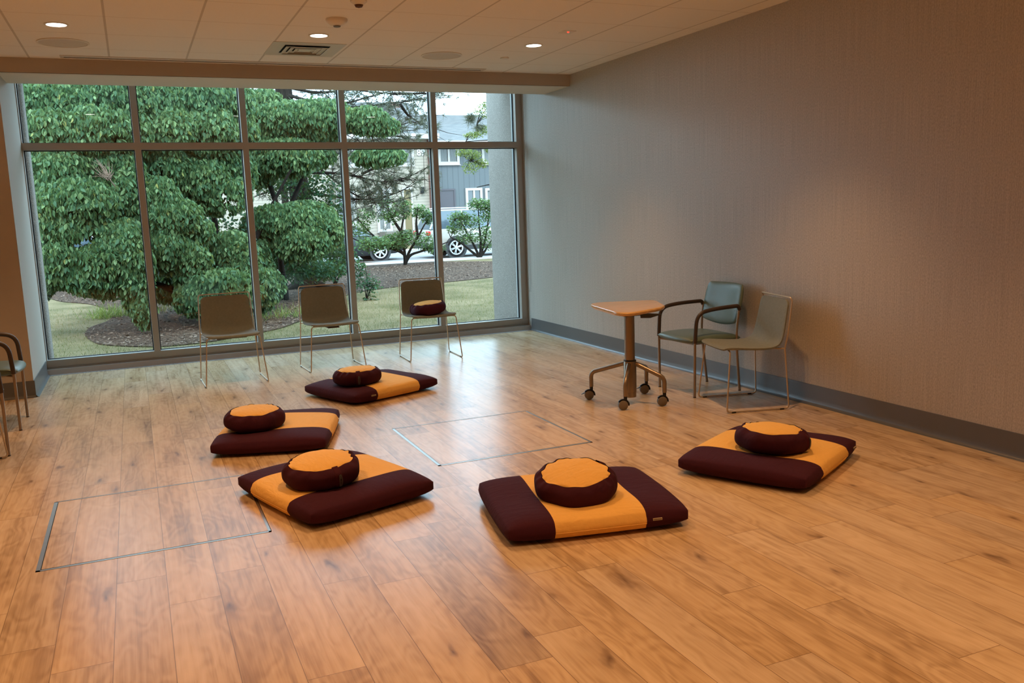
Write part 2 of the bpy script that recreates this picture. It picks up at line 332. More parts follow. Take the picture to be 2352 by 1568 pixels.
# ---------------------------------------------------------------- room shell
XL, XF, YB, CZ = -5.285, -9.0, -12.2, 2.848              # left return wall, far left wall, wall behind, ceiling
YS, YP, ZS = -1.255, -.613, 2.728                         # soffit front, soffit back, soffit underside
PT = 3.05                                                 # top of the shade pocket
def build_floor():
    w, x0, L = .191, -4.195, 1.24
    seams = [(-4.99,-4.8),(-4.85,-6.41),(-4.85,-3.936),(-4.67,-6.635),(-4.67,-4.37),(-4.48,-3.463),(-4.30,-4.203),(-4.294,-6.262),(-4.106,-6.03),(-3.94,-7.062),(-3.92,-5.824),(-3.531,-6.459),(-3.349,-6.046),(-3.154,-5.899),(-3.138,-7.134),(-3.128,-4.639),(-2.814,-5.468),(-2.764,-6.717),(-2.581,-5.166),(-2.545,-7.647),(-2.409,-3.66),(-2.368,-7.165),(-2.169,-7.4),(-1.993,-6.689),(-1.968,-7.886),(-1.795,-6.903),(-1.617,-6.784),(-1.405,-7.34),(-1.034,-6.95),(-.659,-6.374)]
    known = {}
    for x, y in seams: known.setdefault(math.floor((x-x0)/w), []).append(y)
    vs, fs, uvs, cols = [], [], [], []
    k0, k1 = math.floor((XF-x0)/w), math.ceil((0-x0)/w)
    for k in range(k0, k1):
        ys = sorted(known.get(k, [-6 - random.random()*L])); full = []
        for a, b in zip(ys, ys[1:]):
            n = 1 if b-a < 2.3 else max(1, round((b-a)/L)); full += [a + (b-a)*i/n for i in range(n)]
        full.append(ys[-1]); y = full[0]
        while y > YB: y -= L; full.insert(0, y)
        y = full[-1]
        while y < 0.4: y += L; full.append(y)
        for a, b in zip(full, full[1:]):
            i = len(vs); X0, X1 = x0+k*w, x0+(k+1)*w
            ya, yb = max(a, YB), min(b, -.155 if X1 > XL+.01 else YS+.05)
            X1c = min(X1, .0)
            if yb <= ya: continue
            vs += [(X0,ya,0),(X1c,ya,0),(X1c,yb,0),(X0,yb,0)]; fs.append((i,i+1,i+2,i+3))
            uvs += [(0,ya-a),(X1c-X0,ya-a),(X1c-X0,yb-a),(0,yb-a)]; c = (random.random(), random.random(), (b-a)/4, 1); cols += [c]*4
    me = bpy.data.meshes.new('floor'); me.from_pydata(vs, [], fs)
    ul = me.uv_layers.new(name='local'); ul.data.foreach_set('uv', [q for p in uvs for q in p])
    ca = me.color_attributes.new('plank', 'FLOAT_COLOR', 'CORNER'); ca.data.foreach_set('color', [q for p in cols for q in p])
    me.materials.append(M['floor']); o = bpy.data.objects.new('floor', me); C.objects.link(o); o['kind'] = 'structure'
build_floor()
struct('subfloor', MB().box(XF-.2, .25, YB-.2, .12, -.25, -.012), M['dark'])
struct('wall_right', MB().box(0, .2, YB-.2, .10, 0, PT), M['paper'])
struct('wall_front_left', MB().box(XF-.2, XL, YS, .16, 0, PT), M['paint'])
struct('wall_left', MB().box(XF-.2, XF, YB-.2, YS, 0, PT), M['paint'])
struct('wall_back', MB().box(XF-.2, .2, YB-.2, YB, 0, PT), M['paint'])
struct('ceiling', MB().box(XF-.2, .2, YB-.2, YS, CZ, CZ+.05), M['ceil'])
struct('trim_soffit', MB().box(XL, 0, YS, YP, ZS, ZS+.015).box(XF, 0, YS-.001, YS+.02, ZS, CZ+.01), M['white'])
bpy.data.objects['trim_soffit'].data.materials.append(M['paint'])
for p in bpy.data.objects['trim_soffit'].data.polygons:
    if p.index >= 6: p.material_index = 1
struct('ceiling_pocket', MB().box(XL, .2, YS, .16, PT, PT+.05).box(XL, 0, YP-.02, YP, ZS+.01, PT), M['white'])
def baseboard(name, p0, p1, n):
    prof = [(0,.145),(.006,.145),(.0075,.05),(.009,.022),(.014,.010),(.024,.003),(.032,.0)]
    d = Vector(p1)-Vector(p0); mb = MB(); n = Vector(n)
    vs = [Vector(p)+n*a+Vector((0,0,z)) for p in (p0,p1) for a, z in prof]; k = len(prof)
    mb.add(vs, [(i,i+1,k+i+1,k+i) for i in range(k-1)]); struct(name, mb, M['base'], sharp=80)
baseboard('baseboard_right', (0,YB,0), (0,-.1,0), (-1,0,0))
baseboard('baseboard_front', (XF,YS,0), (XL+.0085,YS,0), (0,-1,0))
baseboard('baseboard_left', (XL,YS-.0085,0), (XL,-.1,0), (1,0,0))
baseboard('baseboard_back', (XF,YB,0), (0,YB,0), (0,1,0))

# window wall
def build_window():
    win = bpy.data.objects.new('window_1', None); C.objects.link(win); win['kind'] = 'structure'
    bay, xr = 1.0505, -.052; xs = [xr - bay*j for j in range(6)]; hw = .031
    zt, zs, ztop = 2.225, .135, 3.04
    def col(x, name, w=hw):
        o = obj(name, MB().rbox(x-w, x+w, 0, .075, .06, ztop, .002, 1), M['alu'], win)
        obj('outer_cap', MB().box(x-w*.75, x+w*.75, .098, .16, .06, ztop), M['alu_out'], o)
        g = MB()
        for s in (-1, 1): g.box(x+s*w-.009, x+s*w+.009, .075, .098, .06, ztop)
        obj('gasket', g, M['gasket'], o)
    for j, x in enumerate(xs): col(x, 'mullion', hw if j < 5 else .028)
    for a, b in zip(xs, xs[1:]):
        x0, x1 = b+hw-.004, a-hw+.004
        o = obj('transom', MB().rbox(x0, x1, 0, .075, zt-.034, zt+.034, .002, 1), M['alu'], win)
        obj('outer_cap', MB().box(x0, x1, .098, .15, zt-.026, zt+.026), M['alu_out'], o)
        obj('gasket', MB().box(x0, x1, .075, .098, zt-.042, zt-.028).box(x0, x1, .075, .098, zt+.028, zt+.042), M['gasket'], o)
        g = obj('glass_pane', MB().add([(x0,.086,zs-.01),(x1,.086,zs-.01),(x1,.086,zt-.03),(x0,.086,zt-.03)], [(0,1,2,3)]), M['glass'], win)
        g = obj('glass_pane', MB().add([(x0,.086,zt+.03),(x1,.086,zt+.03),(x1,.086,ztop),(x0,.086,ztop)], [(0,1,2,3)]), M['glass'], win)
    s = obj('sill_rail', MB().rbox(XL, -.001, -.004, .075, .062, zs, .003, 1), M['alu'], win)
    obj('outer_cap', MB().box(XL, 0, .098, .16, .04, zs-.012), M['alu_out'], s)
    obj('gasket', MB().box(XL, 0, .075, .098, zs-.02, zs+.006), M['gasket'], s)
    obj('jamb_filler', MB().box(XL, xs[5]-.026, .004, .075, .06, ztop), M['alu'], win)
    obj('jamb_filler', MB().box(xr+.03, 0, .004, .075, .06, ztop), M['alu'], win)
    p = MB().box(XL, 0, -.018, .08, .050, .062)
    p.add([(XL,-.07,.050),(0,-.07,.050),(0,-.10,0.0),(XL,-.10,0.0),(XL,.08,.05),(0,.08,.05)], [(0,1,2,3),(4,5,1,0)])
    obj('base_panel', p, M['alu'], win)
build_window()
def build_grille():
    t = thing('floor_grille', 'narrow slotted metal grille set in the floor along the window base', 'grille', (0,0,0))
    obj('trough', MB().box(XL+.005, -.02, -.152, -.1, -.011, -.006), M['dark'], t)
    b = MB(); n = 420
    for i in range(n):
        x = XL+.01 + (5.22)*i/n; b.box(x, x+.0055, -.150, -.102, -.006, .0015)
    b.box(XL+.005, -.03, -.1545, -.150, -.011, .002).box(XL+.005, -.03, -.102, -.0985, -.011, .002)
    obj('grille_bars', b, M['alu_out'], t, smooth=False)
build_grille()
def cord():
    x, y = -.012, -.10
    mb = MB().tube([(x,y-.015,2.9),(x,y-.015,.50),(x,y,.47),(x,y+.015,.50),(x,y+.015,2.9)], .0022, 6)
    tag(obj('shade_cord', mb, M['alu_out']), 'thin bead chain loop hanging down the corner between window and right wall', 'cord')
cord()
def hatch(x0, x1, y0, y1, label):
    t = thing('floor_hatch', label, 'hatch', ((x0+x1)/2, (y0+y1)/2, 0), 0, 'floor hatches'); hx, hy = (x1-x0)/2, (y1-y0)/2
    for a, b, c, d in ((-hx,hx,-hy,-hy+.016),(-hx,hx,hy-.008,hy),(-hx,-hx+.018,-hy,hy),(hx-.012,hx,-hy,hy)):
        st = obj('frame_strip', MB().box(a, b, c, d, -.004, .0012), M['brass'], t, smooth=False)
        g = MB()
        if b-a > d-c: g.box(a+.01, b-.01, d, d+.006, -.004, .0008)
        else: g.box(b, b+.003, c+.01, d-.01, -.004, .0008)
        obj('dark_gap', g, M['dark'], st, smooth=False)
hatch(-2.872, -1.852, -5.022, -4.012, 'metal edged square floor hatch before the rolling table and chairs')
hatch(-4.900, -3.912, -5.640, -4.612, 'metal edged square floor hatch at left partly under a floor mat corner')

# ---------------------------------------------------------------- ceiling fittings
def downlight(x, y, label, first=[None]):
    if first[0] is None:
        t = thing('downlight', label, 'light', (x,y,CZ), 0, 'recessed ceiling downlights')
        obj('trim_ring', MB().lathe([(.078,0),(.080,-.004),(.066,-.006),(.063,-.001)], seg=32), M['plastic'], t)
        obj('lens', MB().lathe([(0,-.0025),(.064,-.0025)], seg=32), M['lamp'], t); first[0] = t
    else: dup(first[0], label, (x,y,CZ), 0, 'recessed ceiling downlights')
downlight(-4.738, -2.67, 'lit round ceiling downlight at far left above a round speaker')
downlight(-2.921, -2.70, 'lit round ceiling downlight between the smoke detector and square vent')
downlight(-1.082, -2.69, 'lit round ceiling downlight nearest the right wall')
def speaker(x, y, label, first=[None]):
    if first[0] is None:
        t = thing('ceiling_speaker', label, 'speaker', (x,y,CZ), 0, 'round ceiling speakers')
        obj('rim', MB().lathe([(.183,0),(.185,-.006),(.172,-.008),(.170,-.004)], seg=48), M['plastic'], t)
        g = obj('mesh_grille', MB().lathe([(0,-.006),(.10,-.006),(.171,-.005)], seg=48), M['grille'], t)
        obj('emblem', MB().box(-.016,.016,-.004,.004,-.0075,-.006), M['plastic'], t); first[0] = t
    else: dup(first[0], label, (x,y,CZ), 0, 'round ceiling speakers')
speaker(-4.737, -2.0, 'round ceiling speaker below the leftmost downlight')
speaker(-1.70, -2.06, 'round ceiling speaker above the right end of the slot vent')
def smoke(x, y, label):
    t = thing('smoke_detector', label, 'smoke detector', (x,y,CZ))
    obj('housing', MB().lathe([(.076,0),(.078,-.010),(.072,-.022),(.050,-.040),(.028,-.047)], seg=36), M['plastic'], t)
    obj('sensor_cap', MB().lathe([(.028,-.046),(.024,-.054),(.0,-.055)], seg=24), M['caster'], t)
smoke(-2.91, -3.29, 'white dome smoke detector on the ceiling above the middle downlight')
tt = thing('ceiling_sensor', 'small dark domed ceiling sensor cut off by the top edge', 'sensor', (-2.888,-3.86,CZ))
obj('housing', MB().lathe([(.055,0),(.055,-.006),(.03,-.026)], seg=28), M['plastic'], tt); obj('dome', MB().lathe([(.03,-.025),(.022,-.04),(0,-.046)], seg=24), M['bracket'], tt)
tt = thing('motion_sensor', 'square flush ceiling sensor plate with glowing red dot', 'sensor', (-1.055,-3.27,CZ+.002))
obj('plate', MB().rbox(-.055,.055,-.055,.055,-.006,0,.002,1), M['plastic'], tt); obj('indicator_light', MB().lathe([(.008,-.006),(.008,-.010),(0,-.012)], c=(0,-.015,0), seg=12), M['led'], tt)
tag(obj('sprinkler_cover', MB().lathe([(.036,0),(.041,-.004),(.041,-.010),(.038,-.012),(0,-.0125)], c=(-1.088,-2.064,CZ+.002), seg=28), M['plastic']), 'small plain white disc cover on ceiling near the right wall', 'sprinkler cover')
def vent():
    t = thing('air_vent', 'square white ceiling air vent with nested louvres', 'vent', (-2.925,-2.10,CZ)); h = .293
    def ring(mb, a, za, b, zb):
        mb.add([(-a,-a,za),(a,-a,za),(a,a,za),(-a,a,za),(-b,-b,zb),(b,-b,zb),(b,b,zb),(-b,b,zb)], [(0,1,5,4),(1,2,6,5),(2,3,7,6),(3,0,4,7)])
    p = MB(); ring(p, h, -.004, .185, -.004); ring(p, h, 0, h, -.004); obj('face_panel', p, M['vent'], t, smooth=False)
    obj('throat_shade', MB().box(-.186,.186,-.186,.186,-.0015,-.001), M['dark'], t)  # flat black plate stands for the shade up inside the vent
    for i, a in enumerate((.176,.132,.088)):
        l = MB(); ring(l, a, -.016, a-.042, -.003); ring(l, a, -.0155, a-.012, -.018); obj('louvre', l, M['vent'], t, smooth=False)
    obj('louvre', MB().box(-.05,.05,-.05,.05,-.012,-.010), M['vent'], t)
vent()
tt = thing('slot_diffuser', 'long narrow slot air diffuser in the ceiling beside the soffit', 'vent', (-2.91,-1.372,CZ))
obj('frame', MB().box(-1.89,1.89,.034,.060,-.005,0).box(-1.89,1.89,-.070,.000,-.005,0).box(-1.89,-1.865,.0,.034,-.005,0).box(1.865,1.89,.0,.034,-.005,0), M['grille'], tt, smooth=False)
obj('slot', MB().box(-1.865,1.865,.0,.034,-.002,-.001), M['dark'], tt)  # black strip paints the shade of the open slot

# ---------------------------------------------------------------- floor cushions
A_, B_ = .425, .355
def zabuton(label, loc, rz, dip=(0,0), tagside=None):
    t = thing('floor_mat', label, 'meditation mat', loc, rz, 'zabuton floor mats')
    sd = random.random()*9
    def pt(s, q, top):
        fs = max(0, 1-abs(s)**5); fq = max(0, 1-abs(q)**5); k = (fs*fq)**.5
        rc = 1-.012*(abs(s)*abs(q))**9; x = A_*s*(1 + .022*(1-q*q))*rc; y = B_*q*(1 + .026*(1-s*s))*rc
        kk = max(abs(s), abs(q)); cor = (abs(s)*abs(q))**6
        if top:
            z = .082 + .040*k - .003*cor + .004*math.sin(5*s+sd)*math.sin(4*q+sd*2)*k
            d2 = ((x-dip[0])**2+(y-dip[1])**2)/.036; z -= .016*math.exp(-d2)*k
        else: z = .036 - .036*(fs*fq)**.42 + .004*cor
        return (x, y, z)
    def warp(n): return [math.sin((i/n*2-1)*PI/2*.94)/math.sin(PI/2*.94) for i in range(n+1)]
    def rng_(a, b):
        return [a] + [s for s in warp(40) if a+1e-3 < s < b-1e-3] + [b]
    qs = warp(32)
    def panel(name, a, b, mat):
        mb = MB(); ss = rng_(a, b)
        mb.grid(lambda s, q: pt(s, q, 1), ss, qs); mb.grid(lambda s, q: pt(s, q, 0), ss, qs)
        def side(fn, ps):
            mb.grid(lambda p, w: (lambda a_, b_: tuple(a_[i]*(1-w)+b_[i]*w + (fn(p)[2][i]*.010*math.sin(w*PI)*(1-abs(p)**10) if i < 2 else 0) for i in range(3)))(fn(p)[0], fn(p)[1]), ps, [0,.25,.5,.75,1])
        for q in (-1, 1): side(lambda s, q=q: (pt(s,q,0), pt(s,q,1), (0,q)), ss)
        if a == -1: side(lambda q: (pt(-1,q,0), pt(-1,q,1), (-1,0)), qs)
        if b == 1: side(lambda q: (pt(1,q,0), pt(1,q,1), (1,0)), qs)
        bm = bmesh.new(); vv = [bm.verts.new(p) for p in mb.v]
        for f in mb.f: bm.faces.new([vv[i] for i in f])
        bmesh.ops.remove_doubles(bm, verts=bm.verts, dist=1e-5); bmesh.ops.recalc_face_normals(bm, faces=bm.faces)
        bm.verts.index_update(); m2 = MB(); m2.add([v.co for v in bm.verts], [[v.index for v in f.verts] for f in bm.faces]); bm.free()
        # outward faces
        return obj(name, m2, mat, t, sharp=75)
    obj_c = panel('yellow_center_panel', -.5, .5, M['yellow'])
    for q in (-1, 1):
        P = []
        for i in range(25):
            x_ = -.5+i/24; a_, b_ = pt(x_, q, 0), pt(x_, q, 1); P.append((a_[0]*.75+b_[0]*.25, a_[1]*.75+b_[1]*.25+q*.0075, a_[2]*.75+b_[2]*.25))
        obj('seam', MB().tube(P, .0018, 6), M['yellow'], obj_c)
    for a, b in ((-1,-.5), (.5,1)): panel('maroon_side_panel', a, b, M['maroon'])
    if tagside:
        s, q = tagside; y = q*(B_*(1+.026*(1-s*s))+.010)
        tg = obj('sewn_tag', MB().box(A_*s-.022, A_*s+.022, y-.0025, y+.0025, .058, .068), M['tagw'], t)
        m = MB()
        for i in range(7): m.box(A_*s-.019+i*.0055, A_*s-.0155+i*.0055, y+q*.0025-.0004, y+q*.0025+.0004, .0610, .0650)
        obj('tag_print', m, M['tagt'], tg)
    return t
R_, HZ = .194, .150
def zafu(label, loc, rz, strap=True, tilt=(0,0), sc=1.0, cap=.86):
    t = thing('round_cushion', label, 'meditation cushion', loc, rz, 'round zafu cushions'); t.rotation_euler = (Matrix.Rotation(tilt[0], 3, Vector((.915,-.40,0))) @ Matrix.Rotation(tilt[1], 3, Vector((.40,.915,0))) @ Matrix.Rotation(rz, 3, 'Z')).to_euler(); t.scale = (sc, sc, sc)
    ph = [random.random()*6.28 for _ in range(6)]; N = 72
    def psc(th): return cap + .030*math.sin(2*th+ph[0]) + .020*math.sin(5*th+ph[1]) + .014*math.sin(8*th+ph[2]) + .010*math.sin(11*th+ph[4])
    def pt(th, psi, off=0):
        sn, cs = math.sin(psi), math.cos(psi)
        rr = R_*abs(sn)**.80*(1+.022*math.sin(2*th+ph[3])+.012*math.sin(5*th+ph[5])); z = HZ/2 + HZ/2*(1 if cs > 0 else -1)*abs(cs)**.72
        e = math.exp(-((psi-psc(th)-.12)/.28)**2)
        pl = .0052*e*math.sin(17*th+ph[1]+2.5*psi+2.2*math.sin(3*th+ph[2]))*(.6+.6*math.sin(2*th+ph[3])) + .0030*e*math.sin(9*th+ph[4]-2*psi) + .0035*math.sin(7*th+ph[2]+1.5*psi)*math.sin(psi)
        if psi < psc(th): pl = .0022*math.sin(4*th+ph[4])*(psi/psc(th))
        k = pl+off
        z2 = z + k*cs*.8 + .007*math.sin(th+ph[0])*max(0, cs)*rr/R_
        return ((rr+k*abs(sn))*math.cos(th), (rr+k*abs(sn))*math.sin(th), max(0.0, z2))
    ths = [2*PI*i/N*1.0 for i in range(N*2+1)]; ths = [2*PI*i/(2*N) for i in range(2*N+1)]
    def weld(mb):
        bm = bmesh.new(); vv = [bm.verts.new(p) for p in mb.v]
        for f in mb.f: bm.faces.new([vv[i] for i in f])
        bmesh.ops.remove_doubles(bm, verts=bm.verts, dist=1e-5); bmesh.ops.dissolve_degenerate(bm, dist=1e-6, edges=bm.edges)
        bm.verts.index_update(); m2 = MB(); m2.add([v.co for v in bm.verts], [[v.index for v in f.verts] for f in bm.faces]); bm.free(); return m2
    obj('yellow_top_panel', weld(MB().grid(lambda th, w: pt(th, psc(th)*w, -.002*min(1, w*4)), ths, [i/12 for i in range(13)])), M['yellow'], t, sharp=80)
    obj('maroon_side_panel', weld(MB().grid(lambda th, w: pt(th, psc(th)+.002+(PI-.03-psc(th))*w, .0018*math.exp(-w*14)), ths, [i/26 for i in range(27)])), M['maroon'], t, sharp=80)
    if strap:
        hw = .115
        sp = obj('carry_strap', MB().grid(lambda a, p: pt(a, p, .007 if abs(a) < hw*.99 else -.001), [-hw*1.01]+[hw*(i/4-1) for i in range(9)]+[hw*1.01], [.78+i*.12 for i in range(14)]), M['strap'], t, sharp=80)
        pw = .042
        lp = obj('logo_patch', MB().grid(lambda a, p: pt(a+.02, p, .0092), [-pw, 0, pw], [1.33+i*.075 for i in range(9)]), M['patch'], sp)
        o = MB(); path = [pt(.02+pw*.95*math.cos(a)*(.85+.15*abs(math.cos(a))), 1.63+.29*math.sin(a), .0105) for a in [2*PI*i/28 for i in range(28)]]
        o.tube(path, .0010, 5, closed=True)
        for i in range(6): o.tube([pt(.02-.018, 1.45+i*.07, .0103), pt(.02+.018, 1.47+i*.07, .0103)], .0009, 4)
        obj('emblem_stitching', o, M['thread'], sp)
    return t
def inm(mat_loc, rz, p):     # mat-local place of a cushion
    dx, dy = p[0]-mat_loc[0], p[1]-mat_loc[1]; c, s = math.cos(-rz), math.sin(-rz); return (dx*c-dy*s, dx*s+dy*c)
rad = math.radians
SETS = [  # mat centre, turn, cushion centre, cushion turn, strap, tag, tilt, labels
 ((-2.522,-6.097), rad(-10.85), (-2.560,-6.150), rad(15), True, (.62,-1), (.17,.0), 'maroon and yellow floor mat nearest the camera, tag on its right front edge', 'round maroon cushion with wide yellow top on the mat nearest the camera'),
 ((-1.220,-5.925), rad(29.3), (-1.265,-6.000), rad(-60), True, (.80,-1), (-.02,.02), 'maroon and yellow floor mat at right, beside the long wall', 'round maroon cushion on the mat at right beside the long wall'),
 ((-3.525,-5.225), rad(106.8), (-3.600,-5.330), rad(-74), True, None, (.07,.0), 'maroon and yellow floor mat overlapping the left floor hatch corner', 'round maroon cushion with front strap on the mat overlapping the left hatch'),
 ((-3.600,-3.860), rad(72), (-3.765,-3.925), rad(120), False, (.45,-1), (.02,.05), 'maroon and yellow floor mat at far left of the circle, maroon side toward camera', 'round maroon cushion at left end of the leftmost mat, no strap showing'),
 ((-2.672,-2.700), rad(22.3), (-2.815,-2.815), rad(-100), True, (-.60,-1), (.0,.0), 'maroon and yellow floor mat farthest away, before the window chairs', 'round maroon cushion with front strap on the farthest mat'),
]
for mc, mr, cc, cr, st, tg, tl, l1, l2 in SETS:
    zabuton(l1, (mc[0],mc[1],0), mr, inm(mc, mr, cc), tg)
    zafu(l2, (cc[0],cc[1],.098), cr, st, tl)

# ---------------------------------------------------------------- chairs
def sled_chair(label, loc, rz, bracket=None, group='wire sled base chairs'):
    t = thing('sled_chair', label, 'chair', loc, rz, group)
    prof = [(-.232,.436),(-.222,.447),(-.19,.452),(-.10,.444),(0,.436),(.08,.434),(.135,.440),(.172,.458),(.192,.488),(.204,.53),(.222,.62),(.240,.72),(.2445,.745),(.248,.768)]
    # resample
    P = [Vector((0,)+p) for p in prof]; P = [p for p in fillet(P, .03, 3)]
    hw = .232; n = len(P); us = [-1,-.985,-.95,-.88,-.7,-.4,0,.4,.7,.88,.95,.985,1]
    L = [0]
    for a, b in zip(P, P[1:]): L.append(L[-1]+(b-a).length)
    tot = L[-1]
    def sp(i, u, off):
        s = L[i]; p = P[i]; a = P[max(0,i-1)]; b = P[min(n-1,i+1)]; T = (b-a).normalized(); Nn = Vector((0,-T.z,T.y))   # up/forward side
        w = hw - .02*min(1, max(0, (s-.42)/.3)); r = .045; d = min(s, tot-s)
        if d < r: w -= r - math.sqrt(max(0, r*r-(r-d)**2))
        dish = -.010*(1-u*u)*(1 if s < .5 else .9)
        edge = abs(u)**10*.004
        q = p + Nn*(dish + off*(1 if abs(u) < .97 else .6)); return (u*w, q.y, q.z)
    mb = MB(); idx = list(range(n))
    mb.grid(lambda u, i: sp(i, u, .009), us, idx); m2 = MB(); m2.grid(lambda u, i: sp(i, u, -.009), us, idx); k = len(mb.v); mb.add(m2.v, m2.f)
    m = len(us)
    for i in range(n-1):
        for c in (0, m-1): mb.f.append((i*m+c, (i+1)*m+c, k+(i+1)*m+c, k+i*m+c))
    for c in range(m-1):
        for i in (0, n-1): mb.f.append((i*m+c, i*m+c+1, k+i*m+c+1, k+i*m+c))
    obj('seat_shell', mb, M['olive'], t, sharp=70)
    r = .0056
    j = [(s*.243, .205, .432) for s in (-1,1)]
    bf = [j[0], (-.240,.228,.53), (-.228,.262,.765), (-.222,.252,.786), (.222,.252,.786), (.228,.262,.765), (.240,.228,.53), j[1]]
    obj('back_frame', MB().tube(fillet(bf, .022, 5), r, 8).tube([j[0], (-.17,.15,.424)], r, 8).tube([j[1], (.17,.15,.424)], r, 8), M['rod'], t)
    for s in (-1, 1):
        path = [(s*.13,-.175,.428), (s*.228,-.195,.430), (s*.268,-.235,.007), (s*.268,.228,.007), j[0] if s < 0 else j[1]]
        lg = obj('sled_leg', MB().tube(fillet(path, .028, 5), r, 8), M['rod'], t)
        for y in (-.185, .175): obj('foot_glide', MB().rbox(s*.268-.008, s*.268+.008, y-.016, y+.016, 0, .011, .002, 1), M['black'], lg)
    obj('under_frame', MB().tube([(-.17,.15,.424),(-.13,-.175,.428)], r, 8).tube([(.17,.15,.424),(.13,-.175,.428)], r, 8).tube([(-.15,.0,.421),(.15,.0,.421)], r, 8), M['rod'], t)
    if bracket:
        b = MB().rbox(*bracket, .002, 1); obj('under_bracket', b, M['bracket'], t)
    return t
# chairs along the window: place, turn, under-seat bracket
sled_chair('olive wire sled chair, leftmost of three before the window', (-3.648,-1.49,0), rad(1.5), (-.13,.13,-.09,.06,.403,.413))
sled_chair('olive wire sled chair, middle of the three before the window', (-2.695,-1.27,0), rad(2.5), (-.06,.05,-.16,-.02,.400,.411))
sc = sled_chair('olive wire sled chair before the window holding a round cushion', (-1.690,-1.275,0), rad(-2.5))
zf = zafu('round maroon cushion with yellow top resting on the window chair', (-1.700,-1.335,.441), rad(165), True, (.06,-.09), .93, .84)
sled_chair('pale olive wire sled chair at the long wall, beside the green armchair', (-.392,-4.635,0), rad(-104))

def armchair(label, loc, rz, group='green armchairs'):
    t = thing('armchair', label, 'chair', loc, rz, group)
    # seat pad
    def seat(top):
        def f(u, v):
            x = u; y = v
            k = (max(0,1-abs(u)**6)*max(0,1-abs(v)**6))**.5
            X = .252*u*(1-.10*max(0,v)*0 - .06*abs(v)**3 - .07*max(0,v)); Y = .235*v - (.028*(1-u*u) if v < 0 else 0)*abs(v)
            if v < 0: X *= 1-.05*abs(v)**4
            z = (.432 + .034*k - .012*max(0,v)) if top else (.432 - .034*k - .012*max(0,v))
            return (X, Y-.005, z)
        return f
    us = [math.sin((i/20*2-1)*PI/2) for i in range(21)]
    mb = MB().grid(seat(1), us, us); mb.grid(seat(0), us, us); bm = bmesh.new(); vv = [bm.verts.new(p) for p in mb.v]
    for f in mb.f: bm.faces.new([vv[i] for i in f])
    bmesh.ops.remove_doubles(bm, verts=bm.verts, dist=1e-4); bm.verts.index_update(); m2 = MB(); m2.add([v.co for v in bm.verts], [[v.index for v in f.verts] for f in bm.faces]); bm.free()
    obj('seat', m2, M['vinyl'], t, sharp=80)
    def back(fr):
        def f(u, v):
            k = (max(0,1-abs(u)**7)*max(0,1-abs(v)**7))**.5
            w = .236 - .012*max(0,v)**2 - .020*max(0,v)**6 - .03*max(0,-v)**4
            zz = .683 + .148*v - (.030*(1-u*u) if v < 0 else -.004*(1-u*u))*abs(v)**1.5
            y = .222 + .035*v + .022*(1-u*u) + (-.024*k if fr else .020*k)
            return (u*w, y, zz)
        return f
    mb = MB().grid(back(1), us, us); mb.grid(back(0), us, us); bm = bmesh.new(); vv = [bm.verts.new(p) for p in mb.v]
    for f in mb.f: bm.faces.new([vv[i] for i in f])
    bmesh.ops.remove_doubles(bm, verts=bm.verts, dist=1e-4); bm.verts.index_update(); m2 = MB(); m2.add([v.co for v in bm.verts], [[v.index for v in f.verts] for f in bm.faces]); bm.free()
    obj('backrest', m2, M['vinyl'], t, sharp=80)
    for s in (-1, 1):
        l = obj('leg', MB().tube([(s*.240,-.215,.004),(s*.246,-.215,.425)], .0105, 12), M['leg'], t); obj('foot_cap', MB().lathe([(.0115,0),(.0115,.006)], c=(s*.240,-.215,0), seg=12), M['black'], l)
        l = obj('leg', MB().tube(fillet([(s*.212,.225,.004),(s*.226,.178,.44),(s*.232,.205,.665)], .12, 6), .0105, 12), M['leg'], t); obj('foot_cap', MB().lathe([(.0115,0),(.0115,.006)], c=(s*.212,.225,0), seg=12), M['black'], l)
        path = fillet([(s*.246,-.215,.418),(s*.252,-.200,.645),(s*.250,-.02,.668),(s*.236,.190,.672),(s*.234,.207,.640)], .09, 7)
        obj('armrest', MB().tube(path, [.0125]*len(path), 12, (1.0,1.25)), M['arm'], t)
    obj('seat_frame', MB().tube([(-.243,-.213,.40),(-.15,-.16,.395),(.15,-.16,.395),(.243,-.213,.40)], .009, 10).tube([(-.222,.182,.41),(.222,.182,.41)], .009, 10).tube([(-.15,-.16,.395),(-.15,.18,.405)], .009, 8).tube([(.15,-.16,.395),(.15,.18,.405)], .009, 8), M['leg'], t)
    for s in (-1, 1): obj('back_bracket', MB().box(s*.206-.026,s*.206+.026,.196,.212,.60,.63), M['arm'], t)
    return t
ac = armchair('green vinyl armchair at the long wall, behind the rolling table', (-.358,-4.055,0), rad(-90))
dup(ac, 'green vinyl armchair at left, before the painted wall corner', (-5.475,-2.37,0), rad(90))
dup(ac, 'green vinyl armchair cut off by the left edge, nearer the camera', (-5.548,-3.262,0), rad(116))
sled_chair('wire sled chair cut off at the left edge, only its front leg showing', (-5.478,-3.705,0), rad(91))

